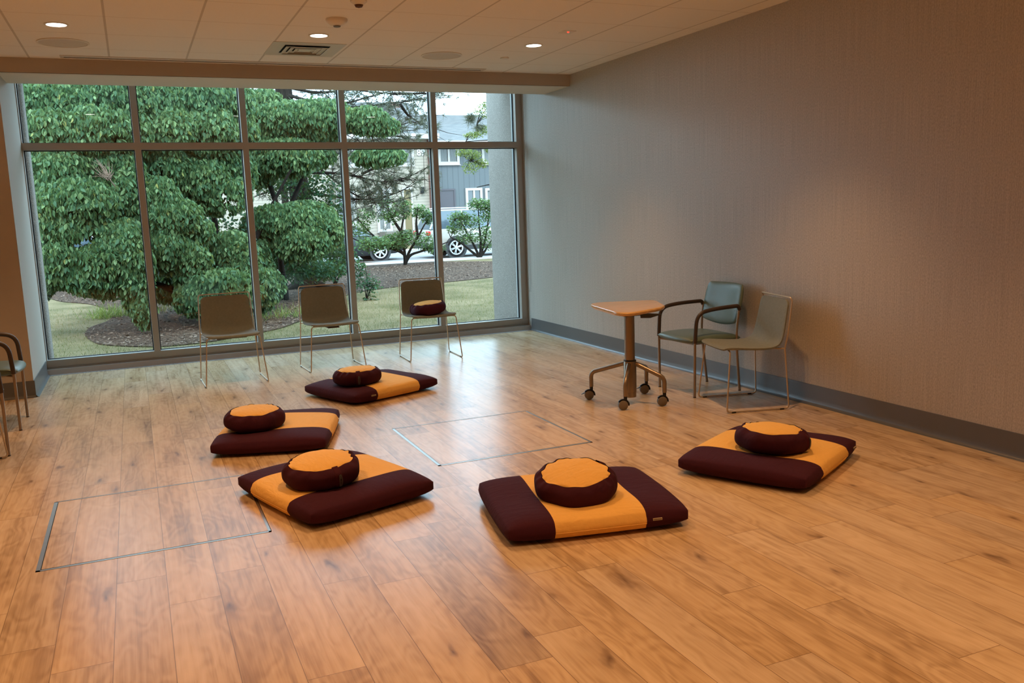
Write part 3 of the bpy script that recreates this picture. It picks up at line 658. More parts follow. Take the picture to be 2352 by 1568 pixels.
# rolling table
def rolling_table():
    cx, cy = -1.090, -4.215
    t = thing('rolling_table', 'small wooden topped rolling table on four casters before the green armchair', 'table', (cx,cy,0))
    z1 = .722
    poly = [(-1.226,-3.900),(-1.305,-4.380),(-1.280,-4.470),(-1.205,-4.475),(-.900,-4.345),(-.810,-4.270),(-.668,-3.925),(-.690,-3.862),(-1.085,-3.735),(-1.175,-3.772)]
    poly = [(x-cx, y-cy, 0) for x, y in poly]; pf = [(p.x,p.y) for p in fillet(poly, .045, 5, closed=True)]
    n = len(pf); mx = sum(p[0] for p in pf)/n; my = sum(p[1] for p in pf)/n
    mb = MB(); rows = [(.93,z1-.030),(.965,z1-.028),(.995,z1-.017),(1.0,z1-.012),(.992,z1-.005),(.975,z1-.0008),(.955,z1)]
    for s, z in rows: mb.v += [(mx+(p[0]-mx)*s, my+(p[1]-my)*s, z) for p in pf]
    for i in range(len(rows)-1): mb.f += [(i*n+k, i*n+(k+1)%n, (i+1)*n+(k+1)%n, (i+1)*n+k) for k in range(n)]
    mb.f += [tuple(range(n-1,-1,-1)), tuple((len(rows)-1)*n+k for k in range(n))]
    obj('tabletop', mb, M['top'], t, sharp=50)
    obj('column', MB().lathe([(.0,.33),(.038,.33),(.038,.665),(.0,.665)], seg=32), M['table_metal'], t)
    obj('column_sleeve', MB().lathe([(.0,.055),(.045,.055),(.045,.09),(.047,.092),(.047,.32),(.042,.326)], seg=32), M['table_metal'], t)
    obj('collar', MB().lathe([(.042,.324),(.047,.326),(.047,.333),(.039,.336)], seg=32), M['black'], t)
    obj('mount_plate', MB().rbox(-.07,.10,-.06,.16,.664,.694,.004,1), M['black'], t)
    lv = MB().add([(.05,-.07,.678),(.17,-.16,.672),(.20,-.13,.672),(.10,-.03,.678),(.06,-.06,.645),(.12,-.10,.645),(.14,-.08,.645),(.09,-.04,.650)], [(0,1,2,3),(4,7,6,5),(0,4,5,1),(1,5,6,2),(2,6,7,3),(3,7,4,0)])
    obj('height_lever', lv, M['black'], t)
    wheels = [(-1.262,-3.925),(-1.222,-4.365),(-.915,-4.405),(-.800,-3.975)]
    for i, (wx, wy) in enumerate(wheels):
        d = Vector((wx-cx, wy-cy, 0)); L_ = d.length; d.normalize(); sd = Vector((-d.y, d.x, 0)); E_ = L_-.0
        p = [d*.045+Vector((0,0,.305)), d*(E_-.02)+Vector((0,0,.218)), d*E_+Vector((0,0,.19)), d*E_+Vector((0,0,.10))]
        lg = obj('leg', MB().tube(fillet(p, .055, 7), .0165, 12), M['table_metal'], t)
        fw = Vector((-.95, .31, 0)).normalized(); sw = Vector((-fw.y, fw.x, 0))       # casters all trail the same way
        c = d*E_ + fw*.018 + Vector((0,0,.036))
        wm = MB().lathe([(0,-.020),(.030,-.020),(.035,-.016),(.0355,0),(.035,.016),(.030,.020),(0,.020)], seg=28)
        Mx = Matrix((( fw.x, 0, sw.x, c.x), (fw.y, 0, sw.y, c.y), (0, 1, 0, c.z), (0,0,0,1))); wm.xf(Mx)
        cs = obj('caster', wm, M['caster'], t)
        hd = MB().tube([d*E_+Vector((0,0,.105)), d*E_+Vector((0,0,.066))], .013, 12)
        arc = [c - fw*(.040*math.cos(a)) + Vector((0,0,.040*math.sin(a))) for a in [(-.1+2.6*k/10) for k in range(11)]]
        hd.tube(arc, .0065, 8, (1.0, 2.6))
        obj('caster_fork', hd, M['black'], cs)
        if i in (0, 3): obj('brake_tab', MB().tube([c+fw*.034+Vector((0,0,.020)), c+fw*.060+Vector((0,0,.006))], [.008,.004], 8, (.6,1.4)), M['black'], cs)
    return t
rolling_table()

# ================================================================ outside the window
def npmesh(name, V, faces, mat, parent=None, smooth=True):
    """V (N,3) array; faces = list of (K,n) int arrays"""
    me = bpy.data.meshes.new(name); me.vertices.add(len(V)); me.vertices.foreach_set('co', np.asarray(V, np.float32).ravel())
    cnt = [f.shape[1] for f in faces for _ in range(0)]
    loops = np.concatenate([f.ravel() for f in faces]); tot = np.concatenate([np.full(len(f), f.shape[1]) for f in faces])
    me.loops.add(len(loops)); me.loops.foreach_set('vertex_index', loops.astype(np.int32))
    me.polygons.add(len(tot)); me.polygons.foreach_set('loop_start', np.concatenate([[0], np.cumsum(tot)[:-1]]).astype(np.int32))
    me.update(calc_edges=True); me.validate()
    if smooth: me.polygons.foreach_set('use_smooth', [True]*len(me.polygons))
    me.materials.append(mat); o = bpy.data.objects.new(name, me); C.objects.link(o)
    if parent: o.parent = parent
    return o
def nrm(a): return a/np.maximum(np.linalg.norm(a, axis=-1, keepdims=True), 1e-9)
OVAL = (np.array([(0,0,0),(0,.40,-.04),(0,.75,-.06),(0,1,-.16),(-.245,.33,.06),(-.195,.68,.0),(.245,.33,.06),(.195,.68,.0)]),
        [np.array([(0,1,4),(2,3,5),(0,6,1),(2,7,3)]), np.array([(1,2,5,4),(1,6,7,2)])])
RHOMB = (np.array([(0,0,0),(-.26,.45,.05),(0,1,-.08),(.26,.45,.05),(0,.5,-.03)]), [np.array([(0,4,1),(1,4,2),(0,3,4),(4,3,2)])])
BLADE = (np.array([(-.02,0,0),(.02,0,0),(.012,.6,.05),(-.012,.6,.05),(0,1,.18)]), [np.array([(0,1,2,3)]), np.array([(3,2,4)])])
NEEDLE = (np.array([(-.012,0,0),(.012,0,0),(0,1,.02)]), [np.array([(0,1,2)])])
def leaves(name, mat, parent, pos, dr, up, size, T=OVAL):
    d = nrm(dr); x = nrm(np.cross(d, up)); z = np.cross(x, d); N = len(pos); tv, tf = T; k = len(tv)
    V = pos[:,None,:] + size[:,None,None]*(tv[None,:,0:1]*x[:,None,:] + tv[None,:,1:2]*d[:,None,:] + tv[None,:,2:3]*z[:,None,:])
    off = (np.arange(N)*k)[:,None,None]
    return npmesh(name, V.reshape(-1,3), [(f[None]+off).reshape(-1, f.shape[1]) for f in tf], mat, parent)
def rnd(n): return rng.normal(size=(n,3))
def drooping(c, r, n, droop=.85, per=6, jit=.25, low=-.35):
    """n leaves hanging in rosettes from the twig ends of a rounded pad of foliage"""
    m = max(1, n//per); d = nrm(rnd(m)); d[:,2] = np.where(d[:,2] < low, -d[:,2]*.6, d[:,2]); d = nrm(d)
    tip = np.array(c) + d*np.array(r)*(.62+.38*rng.random((m,1))**.5)
    tip = np.repeat(tip, per, 0); dd = np.repeat(d, per, 0); n = len(tip); a = rng.random(n)*2*PI
    h = np.stack([np.cos(a), np.sin(a), 0*a], 1)*.75 + dd*np.array([.5,.5,0]); out = nrm(h*np.array([1,1,0])+1e-6)
    dr = nrm(h*(1.05-droop) + np.array([0,0,-droop])*(.55+.6*rng.random((n,1))) + rnd(n)*jit*.5)
    up = out*.8 + np.array([0,0,.75]) + rnd(n)*jit
    return tip + out*.035 + rnd(n)*.02, dr, up
def scattered(c, r, n, flat=.4):
    d = nrm(rnd(n))*rng.random((n,1))**.4; p = np.array(c) + d*np.array(r); dr = nrm(rnd(n)*np.array([1,1,flat])+np.array([0,0,-.1])); up = rnd(n)*.5+np.array([0,0,1.]); return p, dr, up
def limb(mb, pts, r0, r1, seg=7, n=4):
    P = fillet(pts, .6, n); k = len(P); mb.tube(P, [r0+(r1-r0)*i/(k-1) for i in range(k)], seg)
def cat(L): return [np.concatenate(x) for x in zip(*L)]
TOCAM = nrm(np.array([[-.40,-.915,0]]))[0]; ALONG = np.array([.915,-.40,0])
def pxm(u, v, Y): p = onY(u, v, Y); return p, float(((p-CAM) @ RM[2])/F)      # place, metres per pixel there

# ground
struct('ground_lawn', MB().add([(-45,.17,GZ),(45,.17,GZ),(45,17.7,GZ),(-45,17.7,GZ)], [(0,1,2,3)]), M['lawn'])
struct('ground_far', MB().add([(-45,28,GZ+.02),(45,28,GZ+.02),(45,80,GZ+.3),(-45,80,GZ+.3)], [(0,1,2,3)]), M['lawn'])
struct('street', MB().add([(-45,18.9,GZ-.03),(45,18.9,GZ-.03),(45,28.2,GZ-.03),(-45,28.2,GZ-.03)], [(0,1,2,3)]), M['asphalt'])
struct('sidewalk', MB().box(-45, 45, 17.6, 18.95, GZ-.1, GZ+.02), M['walk'])
def gpoly(name, px, mat, dz):
    P = [ground(u, v) for u, v in px]; P = fillet([(p[0],p[1],GZ+dz) for p in P], .5, 4, closed=True); o = struct(name, MB().fan(P), mat, smooth=False); return o
BED = [(60,668),(140,694),(205,698),(262,716),(252,738),(205,752),(190,772),(225,793),(300,797),(370,798),(480,787),(560,772),(640,757),(700,735),(745,704),(800,676),(870,664),(950,655),(1010,650),(1090,642),(1180,632),(1260,600),(1000,601),(700,603),(300,604),(60,612)]
gpoly('mulch_bed', BED, M['mulch'], .012)
def inpoly(P, Q):
    c = np.zeros(len(P), bool); n = len(Q)
    for i in range(n):
        a, b = Q[i], Q[i-1]; k = (a[1] > P[:,1]) != (b[1] > P[:,1]); c ^= k & (P[:,0] < (b[0]-a[0])*(P[:,1]-a[1])/(b[1]-a[1]+1e-12)+a[0])
    return c
BEDW = np.array([ground(u, v)[:2] for u, v in BED])
pl_ = onY(97, 600, .45)[0]
def grass():
    n = 60000; t = rng.random(n)**1.7; Y = .25+t*9; X = -6.5+rng.random(n)*(9+Y*.6); P = np.stack([X, Y, np.full(n, GZ)], 1)
    P = P[~inpoly(P, BEDW) & ~((P[:,0] > -.05) & (P[:,1] < 1.45)) & ~((P[:,0] < pl_+.05) & (P[:,1] < .72))]; n = len(P); dr = np.array([0,0,1.])+rnd(n)*.55; dr[:,2] = abs(dr[:,2])+.2
    o = leaves('grass', M['grass'], None, P, dr, rnd(n), .022+.034*rng.random(n), (BLADE[0]*np.array([2.2,1,1]), BLADE[1])); tag(o, 'short half dry grass of the lawn outside the window', 'grass', kind='stuff')
grass()
def chips():
    n = 26000; Y = 1.8+rng.random(n)**1.7*15; X = -6+rng.random(n)*14; P = np.stack([X, Y, np.full(n, GZ+.02)], 1); P = P[inpoly(P, BEDW)]; n = len(P)
    dr = rnd(n)*np.array([1,1,.25]); o = leaves('mulch_chips', M['chip'], None, P, dr, np.array([0,0,1.])+rnd(n)*.3,   .02+.06*rng.random(n)**2.5, RHOMB); tag(o, 'loose bark chips and dry leaves strewn over the mulch bed', 'mulch', kind='stuff')
chips()
def tuft(u, v, label, n, h, mat, spread=.3):
    c = ground(u, v); P = c + rnd(n)*np.array([spread,spread*.6,0]); dr = np.array([0,0,1.])+rnd(n)*np.array([.55,.55,.1]); o = leaves('grass_tuft', mat, None, P, dr, rnd(n)*.3+dr*np.array([1,1,0]), h*(.6+.7*rng.random(n)), BLADE); tag(o, label, 'grass tuft', 'ornamental grass tufts')
tuft(262,728,'tuft of long green grass at the curved tip of the mulch bed', 260, .26, M['lime'], .22)
tuft(330,718,'wide tuft of drooping green grass behind the first mullion', 260, .24, M['grass'], .35)
tuft(160,650,'dry straw coloured grass clump under the leftmost leaves', 130, .34, M['grass'], .25)
tuft(635,730,'browning grass clump between the left and middle window chairs', 220, .25, M['lime'], .35)

# piers outside
def pier(name, x0, x1, y0, y1, label):
    tag(obj(name, MB().rbox(x0, x1, y0, y1, -.3, 3.6, .07, 5), M['concrete'], sharp=60), label, 'pillar')
pier('concrete_pillar', .06, .55, .30, 1.32, 'speckled grey concrete pillar outside the right end of the window')
pl = onY(97, 600, .45)[0]
pier('concrete_pillar', pl-.7, pl, .30, .62, 'narrow strip of concrete pillar outside the left end of the window')

struct('ceiling_overhang', MB().box(-7, 1.2, .17, .80, 3.12, 3.5), M['concrete'])
# dogwoods
def dogwood(label, base, pads, darks, stems, size=.097, dens=.92, gaps=()):
    t = thing('dogwood_tree', label, 'tree', tuple(base)); inv = -np.array(base); L = []; D = []; br = MB()
    for (u, v, a, b, Y) in pads:
        c, m = pxm(u, v, Y); n = int(5200*a*b*m*m*dens/(.1*.1)*.19)+40
        # pad axes follow the view across, rounded in depth
        p, d, up = drooping((0,0,0), (1,1,1), n); rx, rz = a*m, b*m
        q = p*0; q += p[:,0:1]*rx*ALONG + p[:,1:2]*rx*.75*TOCAM; q[:,2] = p[:,2]*rz
        L.append((q+c, d, up, size*(.7+.5*rng.random(len(q)))))
        k = int(n*.45); p, d, up = drooping((0,0,0), (1,1,1), k, .9, 4, .5, -1.5); k = len(p); q = p[:,0:1]*rx*1.25*ALONG + p[:,1:2]*rx*.9*TOCAM; q[:,2] = p[:,2]*rz*1.5-rz*.25
        L.append((q+c, d, up, size*(.6+.5*rng.random(k))))
        e = c-np.array([0,0,rz*.3]); s = min(stems, key=lambda st: np.linalg.norm(np.array(st[-1])-e)); s0 = np.array(s[-1]); mid = (s0+e)/2+np.array([0,0,.12]); limb(br, [s0+inv, mid+inv, e+inv], .022, .006, 6, 3)
    for (u, v, a, b, Y, n) in darks:
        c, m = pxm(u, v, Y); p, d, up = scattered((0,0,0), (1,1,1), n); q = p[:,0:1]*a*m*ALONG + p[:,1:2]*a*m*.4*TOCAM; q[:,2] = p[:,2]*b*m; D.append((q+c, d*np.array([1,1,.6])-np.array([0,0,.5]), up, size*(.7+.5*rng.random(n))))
    def opened(A):                                          # daylight openings right through the crown
        keep = np.ones(len(A[0]), bool)
        for a, b, r in gaps:
            a, b = np.array(a), np.array(b); ax = nrm(b-a); v = A[0]+A[1]*.05-a; keep &= np.linalg.norm(v-(v@ax)[:,None]*ax, axis=1) > r*(.35+1.0*rng.random(len(v)))
        return [x[keep] for x in A]
    p, d, up, s = opened(cat(L)); leaves('foliage', M['dogleaf'], t, p+inv, d, up, s)
    if D: p, d, up, s = opened(cat(D)); leaves('inner_foliage', M['dogdark'], t, p+inv, d, up, s, RHOMB)  # inner leaves: crown shade put into a darker leaf colour
    tk = MB()
    for st in stems: limb(tk, [np.array(p)+inv for p in st], .085 if len(st) > 3 else .05, .022, 9, 4)
    if len(pads) > 30:
        dt = MB(); s0 = np.array(wp(285,470,4.6)); s1 = np.array(wp(250,410,4.5)); limb(dt, [s0+inv, (s0+s1)/2+inv+np.array([.03,0,.02]), s1+inv], .012, .008, 6, 3)
        for i in range(46):
            e = np.array(wp(250-45+random.random()*60, 410-50+random.random()*50, 4.5+random.random()*.3)); m_ = (s1+e)/2+rnd(1)[0]*.03; dt.tube([s1+inv+rnd(1)[0]*.02, m_+inv, e+inv], [.005,.004,.002], 4)
        obj('dead_twigs', dt, M['chip'], t, label='bare grey dead twigs')
    k = len(tk.v); tk.add(br.v, br.f); obj('trunk', tk, M['bark'], t, sharp=80)
    return t
B1 = ground(462, 712)
def wp(u, v, Y): return tuple(onY(u, v, Y))
st1 = [[tuple(B1), wp(440,640,B1[1]), wp(405,590,5.6), wp(345,560,5.3), wp(285,530,5.0)], [tuple(B1), wp(470,620,5.9), wp(500,540,6.2), wp(480,430,6.4), wp(440,330,6.4)],
       [tuple(B1), wp(520,640,5.6), wp(580,560,6.2), wp(620,480,6.6), wp(668,390,6.8)], [wp(285,530,5.0), wp(235,500,4.8), wp(190,455,4.7)], [wp(405,590,5.6), wp(330,500,5.5), wp(260,420,5.4), wp(200,330,5.4)],
       [tuple(B1), wp(430,680,4.9), wp(360,650,4.6), wp(300,640,4.4)], [wp(440,330,6.4), wp(420,270,6.2), wp(380,215,6.0)], [tuple(B1), wp(500,690,5.0), wp(540,660,4.9)]]
Y1 = 5.2
dogwood('large dogwood tree with drooping leaves filling the left window panes', B1, [
 (95,225,70,38,5.4),(190,225,80,40,5.3),(275,215,70,40,5.2),(120,290,70,36,5.0),(210,285,75,40,4.9),(290,290,50,40,5.0),(90,345,50,30,5.1),
 (345,220,60,38,5.4),(430,215,70,36,5.6),(510,225,60,40,5.8),(375,285,60,36,5.2),(455,285,70,40,5.5),(530,290,50,38,5.8),
 (130,385,70,38,4.9),(225,380,60,34,5.0),(105,440,45,38,4.7),(175,455,75,40,4.5),(255,430,50,34,4.8),(290,410,40,50,4.9),
 (110,520,45,40,4.5),(170,535,50,40,4.4),(140,590,50,34,4.3),(285,470,40,30,4.8),(265,540,60,36,4.4),(235,600,60,46,4.2),(295,590,45,55,4.1),(200,626,50,28,4.2),(120,628,40,20,4.3),(312,645,30,46,4.0),(330,705,22,26,3.9),(85,600,30,50,4.6),
 (365,445,40,36,4.7),(395,490,55,34,4.6),(430,520,50,26,4.7),(440,400,70,40,5.6),(530,380,45,45,5.9),(370,370,50,40,5.4),(505,440,55,30,5.5),(465,350,80,40,6.0),(350,350,60,40,5.8),
 (380,565,50,34,4.5),(430,590,45,34,4.5),(535,575,50,40,5.0),(560,620,35,40,4.8),(500,655,75,36,4.3),(450,680,40,26,4.2),(590,650,36,36,4.5),(395,640,60,30,5.4)],
 [(200,470,150,120,7.0,2600),(230,300,190,110,7.2,2600),(450,400,130,100,7.6,2600),(470,560,120,80,6.8,2200),(440,650,110,50,6.2,1200),(290,630,130,60,6.0,1300),(420,255,150,80,7.6,1900),(110,420,60,160,6.6,1200),(330,520,50,120,6.2,1000)], st1,
 gaps=[(wp(u, v, 3.5), wp(u, v, 10.), r) for u, v, r in ((198,555,.15),(178,567,.10),(212,543,.09),(515,450,.13),(537,468,.13),(524,490,.10),(500,514,.10),(548,444,.08),(512,530,.06),(228,240,.06),(450,330,.05))])
B2 = ground(655, 690)
st2 = [[tuple(B2), wp(640,655,B2[1]), wp(610,610,7.0), wp(585,560,7.0)], [tuple(B2), wp(650,640,7.6), wp(640,570,7.4), wp(650,510,7.2)], [wp(650,510,7.2), wp(690,420,7.6), wp(720,350,7.8)], [wp(650,510,7.2), wp(610,400,7.6), wp(620,300,7.8)], [wp(720,350,7.8), wp(760,300,7.6), wp(830,275,7.4)]]
dogwood('dogwood tree with a flat leafy tier in front of the pine trunk', B2, [
 (600,235,45,28,7.6),(650,262,70,28,7.4),(720,262,80,30,7.3),(770,255,30,24,7.2),(620,310,60,26,7.6),(700,310,60,22,7.6),(590,275,40,30,7.8),(845,268,40,22,6.9),(880,283,30,14,6.9),
 (655,350,70,30,7.2),(590,370,40,34,7.6),(720,350,40,20,7.4),(870,352,50,16,6.6),(650,500,75,30,6.6),(735,520,45,32,6.4),(690,545,55,30,6.3),(610,515,40,26,6.6),(600,600,22,44,6.3),(615,645,32,28,6.0),(700,480,55,18,7.0)],
 [(660,400,100,60,9.2,1200),(640,560,80,50,8.4,1300),(740,470,60,70,9.0,800),(660,600,80,50,8.6,1200),(770,590,60,40,9.2,600),(720,620,80,30,8.8,600),(670,300,110,60,9.0,1100)], st2, .10)

# pine behind
def pine():
    b = ground(703, 662); t = thing('pine_tree', 'tall pine with sparse grey green needle branches before the houses', 'tree', tuple(b)); inv = -b; Y = b[1]
    tk = MB(); limb(tk, [b+inv, onY(698,600,Y)+inv, onY(690,450,Y)+inv, onY(672,330,Y)+inv, onY(650,210,Y)+inv, onY(640,60,Y)+inv], .26, .17, 14, 4)
    for a, r in ((-.5,.2),(.9,.2),(2.4,.18),(3.7,.16)): limb(tk, [np.array([0,0,.25]), np.array([math.cos(a)*.3, math.sin(a)*.3, .08]), np.array([math.cos(a)*.62, math.sin(a)*.5, -.02])], .14, .03, 8, 3)
    obj('trunk', tk, M['pinebark'], t, sharp=80)
    paths = [[(650,215),(720,235),(790,240),(870,215),(985,190)],[(655,240),(700,232),(760,250),(880,240),(950,230),(985,222)],[(660,200),(730,215),(800,205),(900,215)],[(680,400),(730,395),(800,400),(880,420),(930,410),(990,380)],
             [(680,380),(760,360),(830,330),(900,310),(940,315)],[(690,440),(760,450),(830,460),(900,450),(975,410)],[(680,300),(740,310),(800,306),(880,300),(945,280)],[(670,350),(740,390),(800,440),(860,470),(920,460)],
             [(660,180),(620,200),(590,215)],[(680,420),(640,430),(590,450)],[(690,470),(740,490),(790,520)],[(920,240),(940,270),(985,290)],[(830,400),(860,385),(900,395)],[(900,215),(960,215),(1010,212)],[(690,330),(640,350),(600,345)]]
    br = MB(); tips = []
    for k, pa in enumerate(paths):
        dY = Y-.9+((k*37)%10)*.2; P = [onY(u, v, Y if i == 0 else dY) for i, (u, v) in enumerate(pa)]; limb(br, [p+inv for p in P], .035, .008, 6, 4)
        F_ = [np.array(p) for p in fillet(P, .8, 6)]
        for i in range(int(len(F_)*.25), len(F_)):
            for _ in range(3):
                s = F_[i]; e = s + rnd(1)[0]*np.array([.42,.3,.26]) + np.array([.12,0,.06]); mid = (s+e)/2+np.array([0,0,-.04]); br.tube([s+inv, mid+inv, e+inv], [.009,.006,.003], 4); tips.append((e, nrm(e-s)))
                if random.random() < .6: tips.append((mid, nrm(e-s)))
    obj('branches', br, M['pinebark'], t, sharp=80)
    per = 30; P = np.repeat(np.array([a for a, b_ in tips]), per, 0); D = np.repeat(np.array([b_ for a, b_ in tips]), per, 0); n = len(P)
    leaves('needles', M['needle'], t, P+inv+rnd(n)*.02, nrm(rnd(n))*1.0+D*.75, rnd(n), .10+.08*rng.random(n), (NEEDLE[0]*np.array([2.6,1,1]), NEEDLE[1]))
pine()

# shrubs
def shrub(name, label, base, stems, blobs, n, size, mat, T=RHOMB, r=.05, cat_='shrub', flowers=0):
    t = thing(name, label, cat_, tuple(base)); inv = -np.array(base); mb = MB(); L = []
    for s in stems: limb(mb, [np.array(p)+inv for p in s], r, r*.3, 7, 3)
    for (u, v, a, b, Y, w) in blobs:
        c, m = pxm(u, v, Y); k = int(n*w); p, d, up = scattered((0,0,0), (1,1,1), k); q = p[:,0:1]*a*m*ALONG + p[:,1:2]*a*m*.7*TOCAM; q[:,2] = p[:,2]*b*m; L.append((q+c, d, up, size*(.6+.7*rng.random(k))))
        for _ in range(5):
            e = q[random.randrange(k)]+c; s0 = np.array(min((p for st in stems for p in st[1:]), key=lambda p: np.linalg.norm(np.array(p)-e))); mb.tube([s0+inv, (s0+e)/2+inv+np.array([0,0,.03]), e+inv], [r*.3, r*.2, r*.08], 5)
    obj('stems', mb, M['bark'], t, sharp=80); p, d, up, s = cat(L); leaves('foliage', mat, t, p+inv, d, up, s, T)
    if flowers:
        i = rng.integers(0, len(p), flowers); P = np.repeat(p[i]+np.array([-.02,-.06,.03]), 5, 0); leaves('flowers', M['flower'], t, P+inv, rnd(len(P)), rnd(len(P)), np.full(len(P), .05), RHOMB)
    return t
b = ground(930, 609); Y = b[1]
def X(u, v, dy=0): return tuple(onY(u, v, Y+dy))
shrub('garden_shrub', 'spreading shrub with a thick stump before the yellow door', b,
 [[tuple(b), X(932,585), X(905,572), X(850,565), X(805,545)], [tuple(b), X(930,580), X(880,560), X(845,530), X(820,500)], [tuple(b), X(930,575), X(920,530), X(930,490), X(925,465)], [tuple(b), X(938,580), X(960,545), X(975,515), X(990,495)], [tuple(b), X(940,585), X(975,575), X(1005,565), X(1030,555)], [X(920,530), X(900,500), X(890,470)], [X(960,545), X(955,510), X(960,480)]],
 [(860,560,45,18,Y-.4,.17),(905,555,40,20,Y,.17),(830,530,25,25,Y,.07),(925,480,22,25,Y,.12),(895,495,25,18,Y,.08),(965,485,22,16,Y,.07),(985,500,16,16,Y,.05),(975,555,30,22,Y,.10),(1000,570,26,12,Y,.06),(930,545,28,22,Y,.10),(845,495,28,20,Y,.07),(880,465,25,15,Y,.05)], 5200, .10, M['shrub'])
b = ground(1102, 592); Y = b[1]
shrub('garden_shrub', 'bright green upright shrub beside the concrete pillar', b,
 [[tuple(b), X(1090,565), X(1070,530), X(1055,500)], [tuple(b), X(1105,560), X(1100,510), X(1098,470)], [tuple(b), X(1112,560), X(1120,520), X(1125,480)], [tuple(b), X(1080,575), X(1055,555), X(1035,545)], [tuple(b), X(1118,570), X(1135,540)]],
 [(1055,500,28,16,Y,.16),(1098,470,26,16,Y,.16),(1120,490,20,22,Y,.12),(1045,525,22,14,Y,.10),(1075,545,28,16,Y,.13),(1115,545,22,30,Y,.16),(1080,510,30,20,Y,.14),(1125,470,16,14,Y,.06)], 3600, .095, M['shrub'])
b = ground(842, 690); Y = b[1]
shrub('flowering_plant', 'low dark leafed plant with small white flowers beyond the middle chair', b,
 [[tuple(b), X(838,660), X(825,625)], [tuple(b), X(850,665), X(862,650)], [tuple(b), X(845,640), X(835,600)]], [(832,640,26,30,Y,.4),(855,655,20,18,Y,.25),(822,615,16,20,Y,.2),(850,690,18,14,Y,.15)], 520, .075, M['dogdark'], OVAL, .012, 'plant', 16)
b = ground(770, 655); Y = b[1]
shrub('evergreen_shrub', 'dark spreading evergreen shrub at the foot of the pine', b,
 [[tuple(b), X(760,630), X(730,615)], [tuple(b), X(780,630), X(800,610)], [tuple(b), X(770,615), X(775,585)]], [(740,620,50,22,Y,.4),(785,610,30,22,Y,.25),(720,640,40,16,Y,.2),(790,575,26,22,Y,.15)], 2600, .08, M['dogdark'], RHOMB, .03)
b = ground(140, 648); Y = b[1]
shrub('evergreen_shrub', 'dark needled shrub low behind the leftmost leaves', b, [[tuple(b), X(130,630), X(120,600)], [tuple(b), X(150,630), X(165,605)]], [(125,610,45,30,Y,.6),(165,620,40,24,Y,.4)], 1800, .09, M['dogdark'], RHOMB, .03)
Y = 6.5; b = onY(1215, 700, Y); b[2] = GZ
t_ = shrub('young_pine', 'pale green wispy young tree partly hidden by the concrete pillar', b,
 [[tuple(b), tuple(onY(1205,500,Y)), tuple(onY(1195,300,Y)), tuple(onY(1190,200,Y))], [tuple(onY(1195,330,Y)), tuple(onY(1150,300,Y)), tuple(onY(1095,285,Y))], [tuple(onY(1195,310,Y)), tuple(onY(1150,320,Y)), tuple(onY(1070,325,Y))], [tuple(onY(1200,400,Y)), tuple(onY(1150,380,Y)), tuple(onY(1080,370,Y))], [tuple(onY(1200,440,Y)), tuple(onY(1140,420,Y)), tuple(onY(1095,430,Y))]],
 [(1110,255,24,18,Y,.18),(1120,240,14,12,Y,.10),(1085,310,22,8,Y,.12),(1110,300,22,12,Y,.13),(1085,355,24,12,Y,.18),(1105,375,18,12,Y,.15),(1125,340,14,14,Y,.14),(1080,385,20,16,Y,.12),(1060,350,16,10,Y,.08)], 3000, .04, M['lime'], RHOMB, .022, 'tree')
inv = -np.array(b); c = onY(1082, 272, Y); n = 500; P = c + rnd(n)*np.array([.035,.035,.04]); leaves('needle_tuft', M['needle'], t_, P+inv, nrm(rnd(n))+np.array([-.3,0,.2]), rnd(n), .13+.07*rng.random(n), (NEEDLE[0]*np.array([1.6,1,1]), NEEDLE[1]))
c = onY(1103, 292, Y); P = c + rnd(300)*np.array([.05,.05,.02]); leaves('needle_tuft', M['needle'], t_, P+inv, nrm(rnd(300))+np.array([-.3,0,-.2]), rnd(300), .11+.06*rng.random(300), (NEEDLE[0]*np.array([1.6,1,1]), NEEDLE[1]))
def backtree(label, u, v, a, b_, Y, n, mat):
    base = onY(u, v, Y); c = base.copy(); base[2] = GZ; m = pxm(u, v, Y)[1]; t = thing('background_tree', label, 'tree', tuple(base), 0, 'trees beyond the dogwoods'); mb = MB(); limb(mb, [np.zeros(3), np.array([.1,0,1.5]), c-base], .2, .08, 8, 3); obj('trunk', mb, M['pinebark'], t)
    p, d, up = scattered((0,0,0), (1,1,1), n); q = p[:,0:1]*a*m*ALONG + p[:,1:2]*a*m*.6*TOCAM; q[:,2] = p[:,2]*b_*m; leaves('foliage', mat, t, q+c-base, d, up, .17*(.7+.6*rng.random(n)), RHOMB)
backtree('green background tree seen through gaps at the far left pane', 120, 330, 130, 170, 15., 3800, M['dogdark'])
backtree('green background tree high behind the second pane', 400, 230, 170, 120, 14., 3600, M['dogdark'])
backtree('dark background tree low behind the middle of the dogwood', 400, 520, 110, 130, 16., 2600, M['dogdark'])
backtree('lighter background tree seen left of the pine trunk', 640, 330, 80, 110, 17., 1300, M['dogleaf'])

